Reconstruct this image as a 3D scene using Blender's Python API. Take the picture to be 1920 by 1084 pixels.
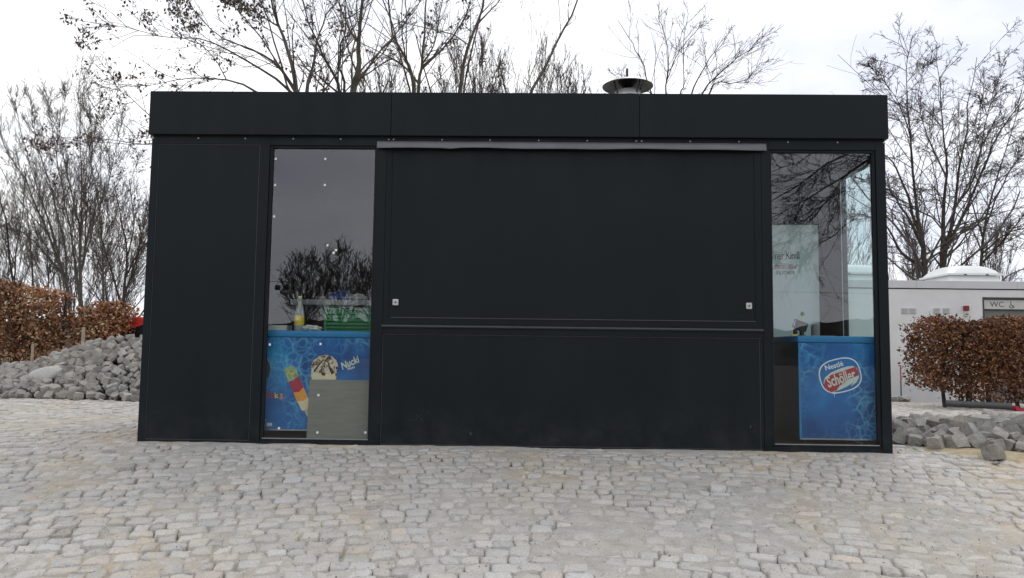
import bpy, bmesh, math, random
import numpy as np
from mathutils import Vector, Matrix

random.seed(7)
rng = np.random.default_rng(11)
scene = bpy.context.scene
for o in list(bpy.data.objects):
    bpy.data.objects.remove(o)

# ------------------------------------------------------------------ camera
CAM = np.array([.1265, -6.2339, .7789])
YAW, PITCH, ROLL, FOC = -.0215, .078, .0124, 1440.0


def cam_basis():
    cy, sy, cp, sp = math.cos(YAW), math.sin(YAW), math.cos(PITCH), math.sin(PITCH)
    cr, sr = math.cos(ROLL), math.sin(ROLL)
    fwd = np.array([sy * cp, cy * cp, sp])
    right = np.array([cy, -sy, 0])
    up = np.cross(right, fwd)
    return right * cr + up * sr, -right * sr + up * cr, fwd


CR, CU, CD = cam_basis()
cam_data = bpy.data.cameras.new('camera')
cam_data.sensor_width = 36
cam_data.lens = FOC / 1920 * 36
cam_data.clip_start = .05
cam_data.clip_end = 3000
cam = bpy.data.objects.new('camera', cam_data)
scene.collection.objects.link(cam)
cam.matrix_world = Matrix([[CR[i], CU[i], -CD[i], CAM[i]] for i in range(3)] + [[0, 0, 0, 1]])
scene.camera = cam


def at(px, py, yy):
    """world point that stands at depth plane y=yy"""
    v = CD + CR * (px - 960) / FOC - CU * (py - 542) / FOC
    return CAM + v * (yy - CAM[1]) / v[1]


# ------------------------------------------------------------------ sky, sun, exposure
SUN_EL, SUN_AZ = math.radians(55), math.radians(25)
world = bpy.data.worlds.new('World')
scene.world = world
world.use_nodes = True
wn = world.node_tree
wn.nodes.clear()


def W(t, **k):
    n = wn.nodes.new(t)
    for a, b in k.items():
        setattr(n, a, b)
    return n


w_out = W('ShaderNodeOutputWorld')
w_bg = W('ShaderNodeBackground')
w_bg.inputs['Strength'].default_value = .1
w_sky = W('ShaderNodeTexSky', sky_type='NISHITA', sun_disc=False)
w_sky.sun_elevation = SUN_EL
w_sky.sun_rotation = SUN_AZ
w_sky.dust_density = 3
w_tc = W('ShaderNodeTexCoord')
w_map = W('ShaderNodeMapping')
w_map.inputs['Scale'].default_value = (1, 1, 2.4)
w_map.inputs['Location'].default_value = (.35, .2, .1)
w_no = W('ShaderNodeTexNoise')
w_no.inputs['Scale'].default_value = 1.9
w_no.inputs['Detail'].default_value = 7
w_no.inputs['Roughness'].default_value = .5
w_no.inputs['Distortion'].default_value = .35
w_rp = W('ShaderNodeValToRGB')
w_rp.color_ramp.elements[0].position = .33
w_rp.color_ramp.elements[0].color = (.57, .60, .70, 1)
w_rp.color_ramp.elements[1].position = .62
w_rp.color_ramp.elements[1].color = (1, 1, 1, 1)
w_sc = W('ShaderNodeVectorMath', operation='SCALE')
w_sc.inputs['Scale'].default_value = 15
w_mx = W('ShaderNodeMix', data_type='RGBA')
w_mx.inputs['Factor'].default_value = .88
wl = wn.links.new
wl(w_tc.outputs['Generated'], w_map.inputs['Vector'])
wl(w_map.outputs['Vector'], w_no.inputs['Vector'])
wl(w_no.outputs['Fac'], w_rp.inputs['Fac'])
wl(w_rp.outputs['Color'], w_sc.inputs[0])
wl(w_sky.outputs['Color'], w_mx.inputs['A'])
wl(w_sc.outputs['Vector'], w_mx.inputs['B'])
wl(w_mx.outputs['Result'], w_bg.inputs['Color'])
wl(w_bg.outputs['Background'], w_out.inputs['Surface'])

sun_data = bpy.data.lights.new('sun', 'SUN')
sun_data.energy = 1.0
sun_data.angle = math.radians(25)
sun_data.color = (1, .97, .93)
sun = bpy.data.objects.new('sun', sun_data)
scene.collection.objects.link(sun)
sdir = Vector((math.sin(SUN_AZ) * math.cos(SUN_EL), math.cos(SUN_AZ) * math.cos(SUN_EL), math.sin(SUN_EL)))
sun.rotation_euler = sdir.to_track_quat('Z', 'Y').to_euler()
sun.location = (0, 0, 30)

scene.view_settings.view_transform = 'Standard'
scene.view_settings.look = 'None'
scene.view_settings.gamma = 1
scene.view_settings.exposure = 0
scene.view_settings.use_curve_mapping = False
scene.cycles.transparent_max_bounces = 16

COL = scene.collection


# ------------------------------------------------------------------ helpers
def link(o, parent=None):
    COL.objects.link(o)
    if parent is not None:
        o.parent = parent
    return o


def tag(o, label=None, cat=None, group=None, kind=None):
    if label:
        o['label'] = label
    if cat:
        o['category'] = cat
    if group:
        o['group'] = group
    if kind:
        o['kind'] = kind
    return o


def empty(name, loc=(0, 0, 0), rz=0):
    o = bpy.data.objects.new(name, None)
    o.empty_display_size = .2
    o.location = loc
    o.rotation_euler = (0, 0, rz)
    return link(o)


def mesh_np(name, verts, faces, mat, parent=None, smooth=False, tint=None):
    """faces: int array (n,3|4) or list of such arrays"""
    me = bpy.data.meshes.new(name)
    verts = np.asarray(verts, dtype=np.float32).reshape(-1, 3)
    if not isinstance(faces, list):
        faces = [faces]
    faces = [np.asarray(f, dtype=np.int32) for f in faces if len(f)]
    me.vertices.add(len(verts))
    me.vertices.foreach_set('co', verts.ravel())
    nl = sum(f.size for f in faces)
    me.loops.add(nl)
    me.loops.foreach_set('vertex_index', np.concatenate([f.ravel() for f in faces]))
    tot = np.concatenate([np.full(len(f), f.shape[1], dtype=np.int32) for f in faces])
    st = np.concatenate([[0], np.cumsum(tot)[:-1]]).astype(np.int32)
    me.polygons.add(len(tot))
    me.polygons.foreach_set('loop_start', st)
    if smooth:
        me.polygons.foreach_set('use_smooth', np.ones(len(tot), dtype=bool))
    if tint is not None:
        a = me.color_attributes.new('tint', 'FLOAT_COLOR', 'POINT')
        t = np.asarray(tint, dtype=np.float32)
        if t.ndim == 1:
            t = np.stack([t, t, t, np.ones_like(t)], 1)
        a.data.foreach_set('color', t.ravel())
    me.update(calc_edges=True)
    if mat:
        me.materials.append(mat)
    o = bpy.data.objects.new(name, me)
    return link(o, parent)


class MB:
    """collects simple shapes into one mesh"""

    def __init__(s):
        s.bm = bmesh.new()

    def box(s, x0, x1, y0, y1, z0, z1, bev=0, m=None):
        r = bmesh.ops.create_cube(s.bm, size=1)
        M = Matrix.Translation(((x0 + x1) / 2, (y0 + y1) / 2, (z0 + z1) / 2)) @ Matrix.Diagonal((abs(x1 - x0), abs(y1 - y0), abs(z1 - z0), 1))
        if m is not None:
            M = m @ M
        bmesh.ops.transform(s.bm, matrix=M, verts=r['verts'])
        if bev:
            e = list({e for v in r['verts'] for e in v.link_edges})
            bmesh.ops.bevel(s.bm, geom=e, offset=bev, segments=2, affect='EDGES', profile=.6)
        return s

    def lathe(s, prof, seg=24, loc=(0, 0, 0), m=None, cap=True):
        rings = []
        for r, z in prof:
            ring = []
            for i in range(seg):
                a = 2 * math.pi * i / seg
                p = Vector((r * math.cos(a), r * math.sin(a), z))
                p = (m @ p if m is not None else p) + Vector(loc)
                ring.append(s.bm.verts.new(p))
            rings.append(ring)
        for a, b in zip(rings, rings[1:]):
            for i in range(seg):
                j = (i + 1) % seg
                s.bm.faces.new((a[i], a[j], b[j], b[i]))
        if cap:
            s.bm.faces.new(rings[0][::-1])
            s.bm.faces.new(rings[-1])
        return s

    def tube(s, pts, r, seg=10, cap=True):
        pts = [Vector(p) for p in pts]
        rr = r if isinstance(r, (list, tuple)) else [r] * len(pts)
        rings = []
        for k, p in enumerate(pts):
            t = (pts[min(k + 1, len(pts) - 1)] - pts[max(k - 1, 0)]).normalized()
            ref = Vector((0, 0, 1)) if abs(t.z) < .9 else Vector((1, 0, 0))
            u = t.cross(ref).normalized()
            v = t.cross(u)
            rings.append([s.bm.verts.new(p + (u * math.cos(2 * math.pi * i / seg) + v * math.sin(2 * math.pi * i / seg)) * rr[k]) for i in range(seg)])
        for a, b in zip(rings, rings[1:]):
            for i in range(seg):
                j = (i + 1) % seg
                s.bm.faces.new((a[i], a[j], b[j], b[i]))
        if cap:
            s.bm.faces.new(rings[0][::-1])
            s.bm.faces.new(rings[-1])
        return s

    def prism(s, poly, axis='y', a0=0, a1=1, m=None):
        """polygon in the two other axes, extruded along axis"""
        def P(u, v, w):
            p = {'y': (u, w, v), 'x': (w, u, v), 'z': (u, v, w)}[axis]
            p = Vector(p)
            return m @ p if m is not None else p
        A = [s.bm.verts.new(P(u, v, a0)) for u, v in poly]
        B = [s.bm.verts.new(P(u, v, a1)) for u, v in poly]
        n = len(poly)
        s.bm.faces.new(A)
        s.bm.faces.new(B[::-1])
        for i in range(n):
            j = (i + 1) % n
            s.bm.faces.new((A[j], A[i], B[i], B[j]))
        return s

    def build(s, name, mat, parent=None, smooth=False, bevel=0):
        bmesh.ops.recalc_face_normals(s.bm, faces=s.bm.faces)
        me = bpy.data.meshes.new(name)
        s.bm.to_mesh(me)
        s.bm.free()
        me.materials.append(mat)
        if smooth:
            me.polygons.foreach_set('use_smooth', np.ones(len(me.polygons), dtype=bool))
            me.set_sharp_from_angle(angle=math.radians(40))
        o = bpy.data.objects.new(name, me)
        link(o, parent)
        if bevel:
            b = o.modifiers.new('bevel', 'BEVEL')
            b.width = bevel
            b.segments = 2
            b.limit_method = 'ANGLE'
        return o


def fbm(x, y, seed=0, octs=4, f=1.0):
    """cheap smooth value noise"""
    out = np.zeros_like(x, dtype=float)
    amp, tot = 1.0, 0.0
    r = np.random.default_rng(seed)
    tab = r.random((64, 64))
    for k in range(octs):
        X, Yv = x * f, y * f
        xi, yi = np.floor(X).astype(int), np.floor(Yv).astype(int)
        u, v = X - xi, Yv - yi
        u, v = u * u * (3 - 2 * u), v * v * (3 - 2 * v)
        g = lambda i, j: tab[i % 64, j % 64]
        out += amp * ((g(xi, yi) * (1 - u) + g(xi + 1, yi) * u) * (1 - v) + (g(xi, yi + 1) * (1 - u) + g(xi + 1, yi + 1) * u) * v)
        tot += amp
        amp *= .5
        f *= 2.03
    return out / tot


# ------------------------------------------------------------------ materials
def new_mat(name):
    m = bpy.data.materials.new(name)
    m.use_nodes = True
    nt = m.node_tree
    b = nt.nodes['Principled BSDF']
    return m, nt, b


def N(nt, t, **k):
    n = nt.nodes.new(t)
    for a, b in k.items():
        setattr(n, a, b)
    return n


def noise(nt, scale, detail=4, rough=.55, coord='Object', dist=0, vec=None):
    n = N(nt, 'ShaderNodeTexNoise')
    n.inputs['Scale'].default_value = scale
    n.inputs['Detail'].default_value = detail
    n.inputs['Roughness'].default_value = rough
    n.inputs['Distortion'].default_value = dist
    if vec is None:
        if coord == 'World':
            g = N(nt, 'ShaderNodeNewGeometry')
            vec = g.outputs['Position']
        else:
            c = N(nt, 'ShaderNodeTexCoord')
            vec = c.outputs[coord]
    nt.links.new(vec, n.inputs['Vector'])
    return n


def ramp(nt, src, stops):
    r = N(nt, 'ShaderNodeValToRGB')
    el = r.color_ramp.elements
    while len(el) < len(stops):
        el.new(.5)
    for e, (p, c) in zip(el, stops):
        e.position = p
        e.color = (*c, 1) if len(c) == 3 else c
    nt.links.new(src, r.inputs['Fac'])
    return r


def mixc(nt, fac, a, b, mode='MIX'):
    m = N(nt, 'ShaderNodeMix', data_type='RGBA', blend_type=mode)
    for s, v in (('Factor', fac), ('A', a), ('B', b)):
        if isinstance(v, (int, float)):
            m.inputs[s].default_value = v
        elif isinstance(v, tuple):
            m.inputs[s].default_value = (*v, 1)
        else:
            nt.links.new(v, m.inputs[s])
    return m.outputs['Result']


def bump(nt, b, src, strength=.3, dist=.01, prev=None):
    n = N(nt, 'ShaderNodeBump')
    n.inputs['Strength'].default_value = strength
    n.inputs['Distance'].default_value = dist
    nt.links.new(src, n.inputs['Height'])
    if prev is not None:
        nt.links.new(prev.outputs['Normal'], n.inputs['Normal'])
    nt.links.new(n.outputs['Normal'], b.inputs['Normal'])
    return n


def plain(name, col, rough=.6, metal=0, var=.12, scale=8, bs=0, coord='Object', spec=None):
    m, nt, b = new_mat(name)
    n = noise(nt, scale, 5, .6, coord)
    lo = tuple(c * (1 - var) for c in col)
    hi = tuple(min(1, c * (1 + var)) for c in col)
    r = ramp(nt, n.outputs['Fac'], [(.3, lo), (.7, hi)])
    nt.links.new(r.outputs['Color'], b.inputs['Base Color'])
    b.inputs['Roughness'].default_value = rough
    b.inputs['Metallic'].default_value = metal
    if spec is not None:
        b.inputs['Specular IOR Level'].default_value = spec
    if bs:
        bump(nt, b, n.outputs['Fac'], bs, .004)
    return m


def mat_facade():
    m, nt, b = new_mat('anthracite_panel')
    g = N(nt, 'ShaderNodeNewGeometry')
    mp = N(nt, 'ShaderNodeMapping')
    mp.inputs['Scale'].default_value = (1, 1, .12)
    nt.links.new(g.outputs['Position'], mp.inputs['Vector'])
    streak = noise(nt, 6, 5, .6, vec=mp.outputs['Vector'])
    cloud = noise(nt, 1.3, 3, .5, vec=g.outputs['Position'])
    c1 = ramp(nt, streak.outputs['Fac'], [(.28, (.0028, .0062, .0088)), (.5, (.0056, .0098, .0128)), (.75, (.0095, .0144, .0178))])
    c2 = mixc(nt, .5, c1.outputs['Color'], ramp(nt, cloud.outputs['Fac'], [(.3, (.0030, .0066, .0092)), (.7, (.0066, .0110, .0142))]).outputs['Color'])
    # road dust that settled near the foot and a few scuffs where something was dragged along
    sep = N(nt, 'ShaderNodeSeparateXYZ')
    nt.links.new(g.outputs['Position'], sep.inputs[0])
    dn = noise(nt, 5, 6, .7, vec=g.outputs['Position'])
    hb = N(nt, 'ShaderNodeMapRange')
    hb.inputs['From Min'].default_value = .38
    hb.inputs['From Max'].default_value = -.02
    hb.inputs['To Max'].default_value = .5
    nt.links.new(sep.outputs['Z'], hb.inputs['Value'])
    hp = N(nt, 'ShaderNodeMath', operation='MULTIPLY')
    nt.links.new(hb.outputs['Result'], hp.inputs[0])
    nt.links.new(ramp(nt, dn.outputs['Fac'], [(.4, (0, 0, 0)), (.75, (.35, .35, .35))]).outputs['Color'], hp.inputs[1])
    c2 = mixc(nt, hp.outputs['Value'], c2, (.12, .115, .105))
    fac = None
    for (sx, sz, r) in ((-.74, .235, .10), (1.90, .175, .085), (-.35, .10, .05), (.35, .06, .06)):
        d = N(nt, 'ShaderNodeVectorMath', operation='DISTANCE')
        mm = N(nt, 'ShaderNodeVectorMath', operation='MULTIPLY')
        mm.inputs[1].default_value = (1, 0, 1.6)
        nt.links.new(g.outputs['Position'], mm.inputs[0])
        nt.links.new(mm.outputs['Vector'], d.inputs[0])
        d.inputs[1].default_value = (sx, 0, sz * 1.6)
        q = N(nt, 'ShaderNodeMapRange')
        q.inputs['From Min'].default_value = r
        q.inputs['From Max'].default_value = r * .2
        nt.links.new(d.outputs['Value'], q.inputs['Value'])
        if fac is None:
            fac = q.outputs['Result']
        else:
            ad = N(nt, 'ShaderNodeMath', operation='MAXIMUM')
            nt.links.new(fac, ad.inputs[0])
            nt.links.new(q.outputs['Result'], ad.inputs[1])
            fac = ad.outputs['Value']
    sn = noise(nt, 38, 6, .7, vec=g.outputs['Position'])
    st = N(nt, 'ShaderNodeMapRange')
    st.inputs['From Min'].default_value = .56
    st.inputs['From Max'].default_value = .72
    nt.links.new(sn.outputs['Fac'], st.inputs['Value'])
    mu = N(nt, 'ShaderNodeMath', operation='MULTIPLY')
    nt.links.new(fac, mu.inputs[0])
    nt.links.new(st.outputs['Result'], mu.inputs[1])
    c3 = mixc(nt, mu.outputs['Value'], c2, (.16, .16, .155))
    nt.links.new(c3, b.inputs['Base Color'])
    rg = ramp(nt, streak.outputs['Fac'], [(.3, (.40, .40, .40)), (.7, (.62, .62, .62))])
    nt.links.new(rg.outputs['Color'], b.inputs['Roughness'])
    b.inputs['Specular IOR Level'].default_value = .21
    wv = noise(nt, 240, 2, .5, vec=g.outputs['Position'])
    bump(nt, b, wv.outputs['Fac'], .25, .002)
    return m


def mat_glass(name, tint, fac, rough=0.0):
    m, nt, b = new_mat(name)
    nt.nodes.remove(b)
    out = nt.nodes['Material Output']
    tr = N(nt, 'ShaderNodeBsdfTransparent')
    tr.inputs['Color'].default_value = (*tint, 1)
    gl = N(nt, 'ShaderNodeBsdfGlossy')
    gl.inputs['Roughness'].default_value = rough
    gl.inputs['Color'].default_value = (.91, .915, 1, 1)
    g = N(nt, 'ShaderNodeNewGeometry')
    dt = N(nt, 'ShaderNodeVectorMath', operation='DOT_PRODUCT')
    nt.links.new(g.outputs['Normal'], dt.inputs[0])
    nt.links.new(g.outputs['Incoming'], dt.inputs[1])
    ab = N(nt, 'ShaderNodeMath', operation='ABSOLUTE')
    nt.links.new(dt.outputs['Value'], ab.inputs[0])
    om = N(nt, 'ShaderNodeMath', operation='SUBTRACT')
    om.inputs[0].default_value = 1
    nt.links.new(ab.outputs['Value'], om.inputs[1])
    pw = N(nt, 'ShaderNodeMath', operation='POWER')
    pw.inputs[1].default_value = 5
    nt.links.new(om.outputs['Value'], pw.inputs[0])
    mul = N(nt, 'ShaderNodeMath', operation='MULTIPLY_ADD', use_clamp=True)
    mul.inputs[1].default_value = 1 - fac
    mul.inputs[2].default_value = fac
    nt.links.new(pw.outputs['Value'], mul.inputs[0])
    mx = N(nt, 'ShaderNodeMixShader')
    nt.links.new(mul.outputs['Value'], mx.inputs['Fac'])
    nt.links.new(tr.outputs['BSDF'], mx.inputs[1])
    nt.links.new(gl.outputs['BSDF'], mx.inputs[2])
    nt.links.new(mx.outputs['Shader'], out.inputs['Surface'])
    return m


def mat_stone(name, base, dust=.5, tintvar=True, bumpd=.006):
    """granite sett: speckled, sand and dust lying over it in patches"""
    m, nt, b = new_mat(name)
    g = N(nt, 'ShaderNodeNewGeometry')
    pos = g.outputs['Position']
    fine = noise(nt, 90, 5, .7, vec=pos)
    mid = noise(nt, 14, 5, .65, vec=pos)
    big = noise(nt, .75, 4, .6, vec=pos, dist=.4)
    c = ramp(nt, fine.outputs['Fac'], [(.3, tuple(v * .62 for v in base)), (.68, tuple(v * 1.22 for v in base))]).outputs['Color']
    if tintvar:
        a = N(nt, 'ShaderNodeAttribute', attribute_name='tint')
        c = mixc(nt, 1.0, c, a.outputs['Color'], 'MULTIPLY')
    d1 = ramp(nt, mid.outputs['Fac'], [(.40, (0, 0, 0)), (.62, (1, 1, 1))]).outputs['Color']
    d2 = N(nt, 'ShaderNodeMath', operation='MULTIPLY')
    nt.links.new(d1, d2.inputs[0])
    d2.inputs[1].default_value = dust
    sand = ramp(nt, big.outputs['Fac'], [(.40, (.485, .465, .43)), (.51, (.50, .47, .42)), (.62, (.525, .455, .35))]).outputs['Color']
    c = mixc(nt, d2.outputs['Value'], c, sand)
    nt.links.new(c, b.inputs['Base Color'])
    b.inputs['Roughness'].default_value = .88
    b.inputs['Specular IOR Level'].default_value = .2
    b1 = bump(nt, b, mid.outputs['Fac'], .8, bumpd * 2.4)
    bump(nt, b, fine.outputs['Fac'], .5, bumpd * .9, b1)
    return m


def mat_sand():
    m, nt, b = new_mat('joint_sand')
    g = N(nt, 'ShaderNodeNewGeometry')
    pos = g.outputs['Position']
    big = noise(nt, .75, 4, .6, vec=pos, dist=.4)
    mid = noise(nt, 9, 6, .7, vec=pos)
    fine = noise(nt, 160, 4, .7, vec=pos)
    sand = ramp(nt, big.outputs['Fac'], [(.40, (.45, .432, .398)), (.51, (.465, .437, .388)), (.62, (.50, .43, .33))]).outputs['Color']
    c = mixc(nt, 1.0, sand, ramp(nt, mid.outputs['Fac'], [(.3, (.74, .73, .72)), (.6, (1.0, 1.0, 1.0))]).outputs['Color'], 'MULTIPLY')
    c = mixc(nt, 1.0, c, ramp(nt, fine.outputs['Fac'], [(.25, (.6, .6, .6)), (.6, (1.1, 1.1, 1.1))]).outputs['Color'], 'MULTIPLY')
    nt.links.new(c, b.inputs['Base Color'])
    b.inputs['Roughness'].default_value = .95
    b.inputs['Specular IOR Level'].default_value = .1
    b1 = bump(nt, b, mid.outputs['Fac'], .5, .02)
    bump(nt, b, fine.outputs['Fac'], .5, .004, b1)
    return m


def mat_ground():
    m, nt, b = new_mat('bare_earth')
    g = N(nt, 'ShaderNodeNewGeometry')
    pos = g.outputs['Position']
    big = noise(nt, .5, 5, .6, vec=pos)
    mid = noise(nt, 7, 6, .7, vec=pos)
    c = ramp(nt, big.outputs['Fac'], [(.35, (.075, .062, .045)), (.5, (.12, .105, .075)), (.65, (.085, .095, .045))]).outputs['Color']
    c = mixc(nt, 1.0, c, ramp(nt, mid.outputs['Fac'], [(.3, (.5, .5, .5)), (.65, (1.3, 1.3, 1.3))]).outputs['Color'], 'MULTIPLY')
    nt.links.new(c, b.inputs['Base Color'])
    b.inputs['Roughness'].default_value = .95
    bump(nt, b, mid.outputs['Fac'], .8, .06)
    return m


def mat_bark(name, c0, c1, moss=None):
    m, nt, b = new_mat(name)
    g = N(nt, 'ShaderNodeNewGeometry')
    mp = N(nt, 'ShaderNodeMapping')
    mp.inputs['Scale'].default_value = (1, 1, .3)
    nt.links.new(g.outputs['Position'], mp.inputs['Vector'])
    n = noise(nt, 14, 5, .65, vec=mp.outputs['Vector'])
    c = ramp(nt, n.outputs['Fac'], [(.3, c0), (.7, c1)]).outputs['Color']
    if moss:
        n2 = noise(nt, 1.4, 3, .5, vec=g.outputs['Position'])
        f = ramp(nt, n2.outputs['Fac'], [(.45, (0, 0, 0)), (.65, (.8, .8, .8))]).outputs['Color']
        c = mixc(nt, f, c, moss)
    nt.links.new(c, b.inputs['Base Color'])
    b.inputs['Roughness'].default_value = .9
    b.inputs['Specular IOR Level'].default_value = .15
    bump(nt, b, n.outputs['Fac'], .5, .02)
    return m


def mat_leaf(name, stops):
    m, nt, b = new_mat(name)
    a = N(nt, 'ShaderNodeAttribute', attribute_name='tint')
    r = ramp(nt, a.outputs['Fac'], stops)
    nt.links.new(r.outputs['Color'], b.inputs['Base Color'])
    b.inputs['Roughness'].default_value = .6
    b.inputs['Specular IOR Level'].default_value = .3
    return m


def mat_water_print():
    """printed underwater picture: blue with a net of pale light lines"""
    m, nt, b = new_mat('printed_blue_water')
    c = N(nt, 'ShaderNodeTexCoord')
    wob = noise(nt, 3.0, 3, .55, vec=c.outputs['Object'])
    ad = mixc(nt, .18, c.outputs['Object'], wob.outputs['Color'], 'ADD')
    v = N(nt, 'ShaderNodeTexVoronoi', feature='DISTANCE_TO_EDGE')
    v.inputs['Scale'].default_value = 7.5
    nt.links.new(ad, v.inputs['Vector'])
    v2 = N(nt, 'ShaderNodeTexVoronoi', feature='DISTANCE_TO_EDGE')
    v2.inputs['Scale'].default_value = 15
    nt.links.new(ad, v2.inputs['Vector'])
    lay = noise(nt, 2.6, 3, .5, vec=c.outputs['Object'])
    base = ramp(nt, lay.outputs['Fac'], [(.3, (.005, .062, .24)), (.55, (.007, .145, .43)), (.75, (.014, .31, .57))]).outputs['Color']
    l1 = ramp(nt, v.outputs['Distance'], [(0, (.34, .34, .34)), (.09, (0, 0, 0))]).outputs['Color']
    l2 = ramp(nt, v2.outputs['Distance'], [(0, (.28, .28, .28)), (.12, (0, 0, 0))]).outputs['Color']
    msk = ramp(nt, wob.outputs['Fac'], [(.42, (0, 0, 0)), (.62, (1, 1, 1))]).outputs['Color']
    l = mixc(nt, 1.0, mixc(nt, 1.0, l1, l2, 'ADD'), msk, 'MULTIPLY')
    col = mixc(nt, l, base, (.16, .62, .85))
    nt.links.new(col, b.inputs['Base Color'])
    b.inputs['Roughness'].default_value = .35
    return m


M = {}
M['facade'] = mat_facade()
M['ledge'] = plain('ledge_paint_with_highlight', (.030, .032, .035), .32, 0, .15)  # anthracite lightened so the colour itself carries the highlight along the ledge
M['groove'] = plain('pale_panel_edge', (.045, .05, .055), .45, 0, .1)
M['shadow_gap'] = plain('black_gasket', (.006, .006, .007), .7, 0, .1)
M['flash'] = plain('grey_sheet_metal', (.125, .125, .138), .5, .15, .12, 5)
M['alu'] = plain('bare_aluminium', (.42, .42, .42), .35, .8, .1, 20)
M['steel'] = plain('brushed_steel', (.50, .49, .46), .4, .7, .12, 30)
M['galv'] = plain('galvanised_steel', (.42, .42, .40), .38, .75, .2, 14)
M['darkmetal'] = plain('dark_cowl_metal', (.035, .037, .04), .4, .4, .2, 10)
M['glass'] = mat_glass('window_glass', (.95, .97, .965), .056)
M['glass_side'] = mat_glass('side_window_glass', (.84, .93, .925), .04)
M['inner'] = plain('dark_inner_wall', (.020, .021, .023), .6, 0, .15, 5)
M['innerfloor'] = plain('dark_vinyl_floor', (.035, .034, .032), .5, 0, .15, 5)
M['roofing'] = plain('roof_felt', (.05, .05, .05), .9, 0, .2, 10)
M['water'] = mat_water_print()
M['bluelid'] = plain('blue_plastic_lid', (.012, .21, .46), .4, 0, .12, 4)
M['freezer_side'] = plain('freezer_dark_side', (.012, .03, .045), .3, 0, .2, 4)
M['white'] = plain('white_paint', (.72, .74, .73), .4, 0, .05, 5)
M['fridge'] = plain('pale_fridge_enamel', (.58, .68, .66), .3, 0, .04, 4)
M['sticker'] = plain('white_sticker', (.78, .78, .76), .6, 0, .05)
M['ply'] = plain('grey_weathered_board', (.24, .235, .205), .8, 0, .22, 9, .15)
M['ply'], _nt, _b = new_mat('grey_weathered_board')
_c = N(_nt, 'ShaderNodeTexCoord')
_m = N(_nt, 'ShaderNodeMapping')
_m.inputs['Scale'].default_value = (2.2, 1, 16)
_nt.links.new(_c.outputs['Object'], _m.inputs['Vector'])
_n = noise(_nt, 2.2, 6, .65, vec=_m.outputs['Vector'], dist=.6)
_nt.links.new(ramp(_nt, _n.outputs['Fac'], [(.25, (.19, .185, .16)), (.5, (.225, .22, .19)), (.75, (.26, .25, .22))]).outputs['Color'], _b.inputs['Base Color'])
_b.inputs['Roughness'].default_value = .85
M['green'] = plain('green_plastic', (.012, .16, .055), .4, 0, .15, 6)
M['bottle'] = plain('clear_bottle_plastic', (.34, .36, .34), .15, 0, .1, 6)
M['yellow'] = plain('yellow_label', (.75, .55, .07), .5, 0, .15, 20)
M['lime'] = plain('lime_cap', (.62, .68, .10), .5, 0, .1)
M['paper'] = plain('white_paper', (.66, .65, .60), .8, 0, .1, 14)
M['bluebag'] = plain('blue_plastic_bag', (.03, .09, .36), .35, 0, .3, 12)
M['black'] = plain('black_plastic', (.012, .012, .013), .45, 0, .2)
M['greycup'] = plain('grey_cup_plastic', (.16, .18, .18), .5, 0, .1)
M['shelf'] = plain('pale_shelf_board', (.42, .43, .40), .5, 0, .1)
M['ink_grey'] = plain('grey_ink', (.10, .11, .11), .6, 0, .1, 40)
M['ink_red'] = plain('red_ink', (.42, .10, .10), .6, 0, .1, 40)
M['ink_dark'] = plain('dark_ink', (.05, .05, .05), .6, 0, .1)
M['logo_white'] = plain('logo_white_ink', (.80, .86, .90), .5, 0, .04)
M['logo_blue'] = plain('logo_blue_ink', (.015, .16, .42), .5, 0, .35, 5)
M['logo_cream'] = plain('logo_cream_ink', (.62, .68, .62), .5, 0, .12, 20)
M['logo_red'] = plain('logo_red_ink', (.45, .025, .04), .5, 0, .2, 10)
M['lolly_green'] = plain('lolly_green_print', (.36, .44, .17), .6, 0, .6, 70)
M['lolly_red'] = plain('lolly_red_print', (.42, .015, .05), .6, 0, .15, 20)
M['lolly_orange'] = plain('lolly_orange_print', (.75, .30, .05), .6, 0, .2, 20)
M['lolly_cream'] = plain('lolly_cream_print', (.70, .62, .40), .6, 0, .1, 20)
M['cone_cream'], _nt, _b = new_mat('ice_cream_print')
_n = noise(_nt, 24, 5, .6, 'World', .8)
_nt.links.new(ramp(_nt, _n.outputs['Fac'], [(.38, (.05, .025, .012)), (.45, (.26, .17, .09)), (.52, (.60, .52, .40)), (.7, (.74, .68, .55))]).outputs['Color'], _b.inputs['Base Color'])
M['choc'] = plain('chocolate_print', (.045, .022, .012), .6, 0, .5, 40)
M['sett'] = mat_stone('granite_sett', (.47, .45, .42), .72)
M['loose'] = mat_stone('loose_granite_sett', (.33, .318, .296), .2, True, .01)
M['sand'] = mat_sand()
M['earth'] = mat_ground()
M['plaster'] = plain('white_render_plaster', (.72, .718, .71), .85, 0, .05, 3, .05)
M['coping'] = plain('grey_coping_sheet', (.60, .60, .605), .5, 0, .05, 2)
M['dome'] = plain('white_skylight_acrylic', (.76, .78, .76), .35, 0, .05, 3)
M['doorgrey'] = plain('grey_door_paint', (.20, .20, .195), .5, 0, .12, 3)
M['signwhite'] = plain('off_white_sign', (.56, .56, .53), .5, 0, .04)
M['rust'] = plain('rusty_steel', (.16, .085, .045), .85, 0, .4, 12, .3)
M['red'] = plain('red_car_paint', (.55, .025, .02), .28, 0, .06, 3)
M['redlamp'] = plain('dark_red_lamp', (.22, .01, .012), .35, 0, .1)
M['rubber'] = plain('black_rubber', (.02, .02, .02), .8, 0, .2)
M['carglass'] = plain('dark_car_glass', (.012, .013, .014), .08, 0, .1)
M['pipe'] = plain('grey_drain_pipe', (.055, .055, .058), .45, 0, .15)
M['wood'] = plain('weathered_wood', (.36, .31, .24), .85, 0, .25, 14, .2)
M['pink'] = plain('faded_red_rod', (.40, .13, .11), .6, 0, .2, 8)
M['pale_stone'] = mat_stone('pale_boulder', (.45, .44, .415), .3, False, .01)
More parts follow.
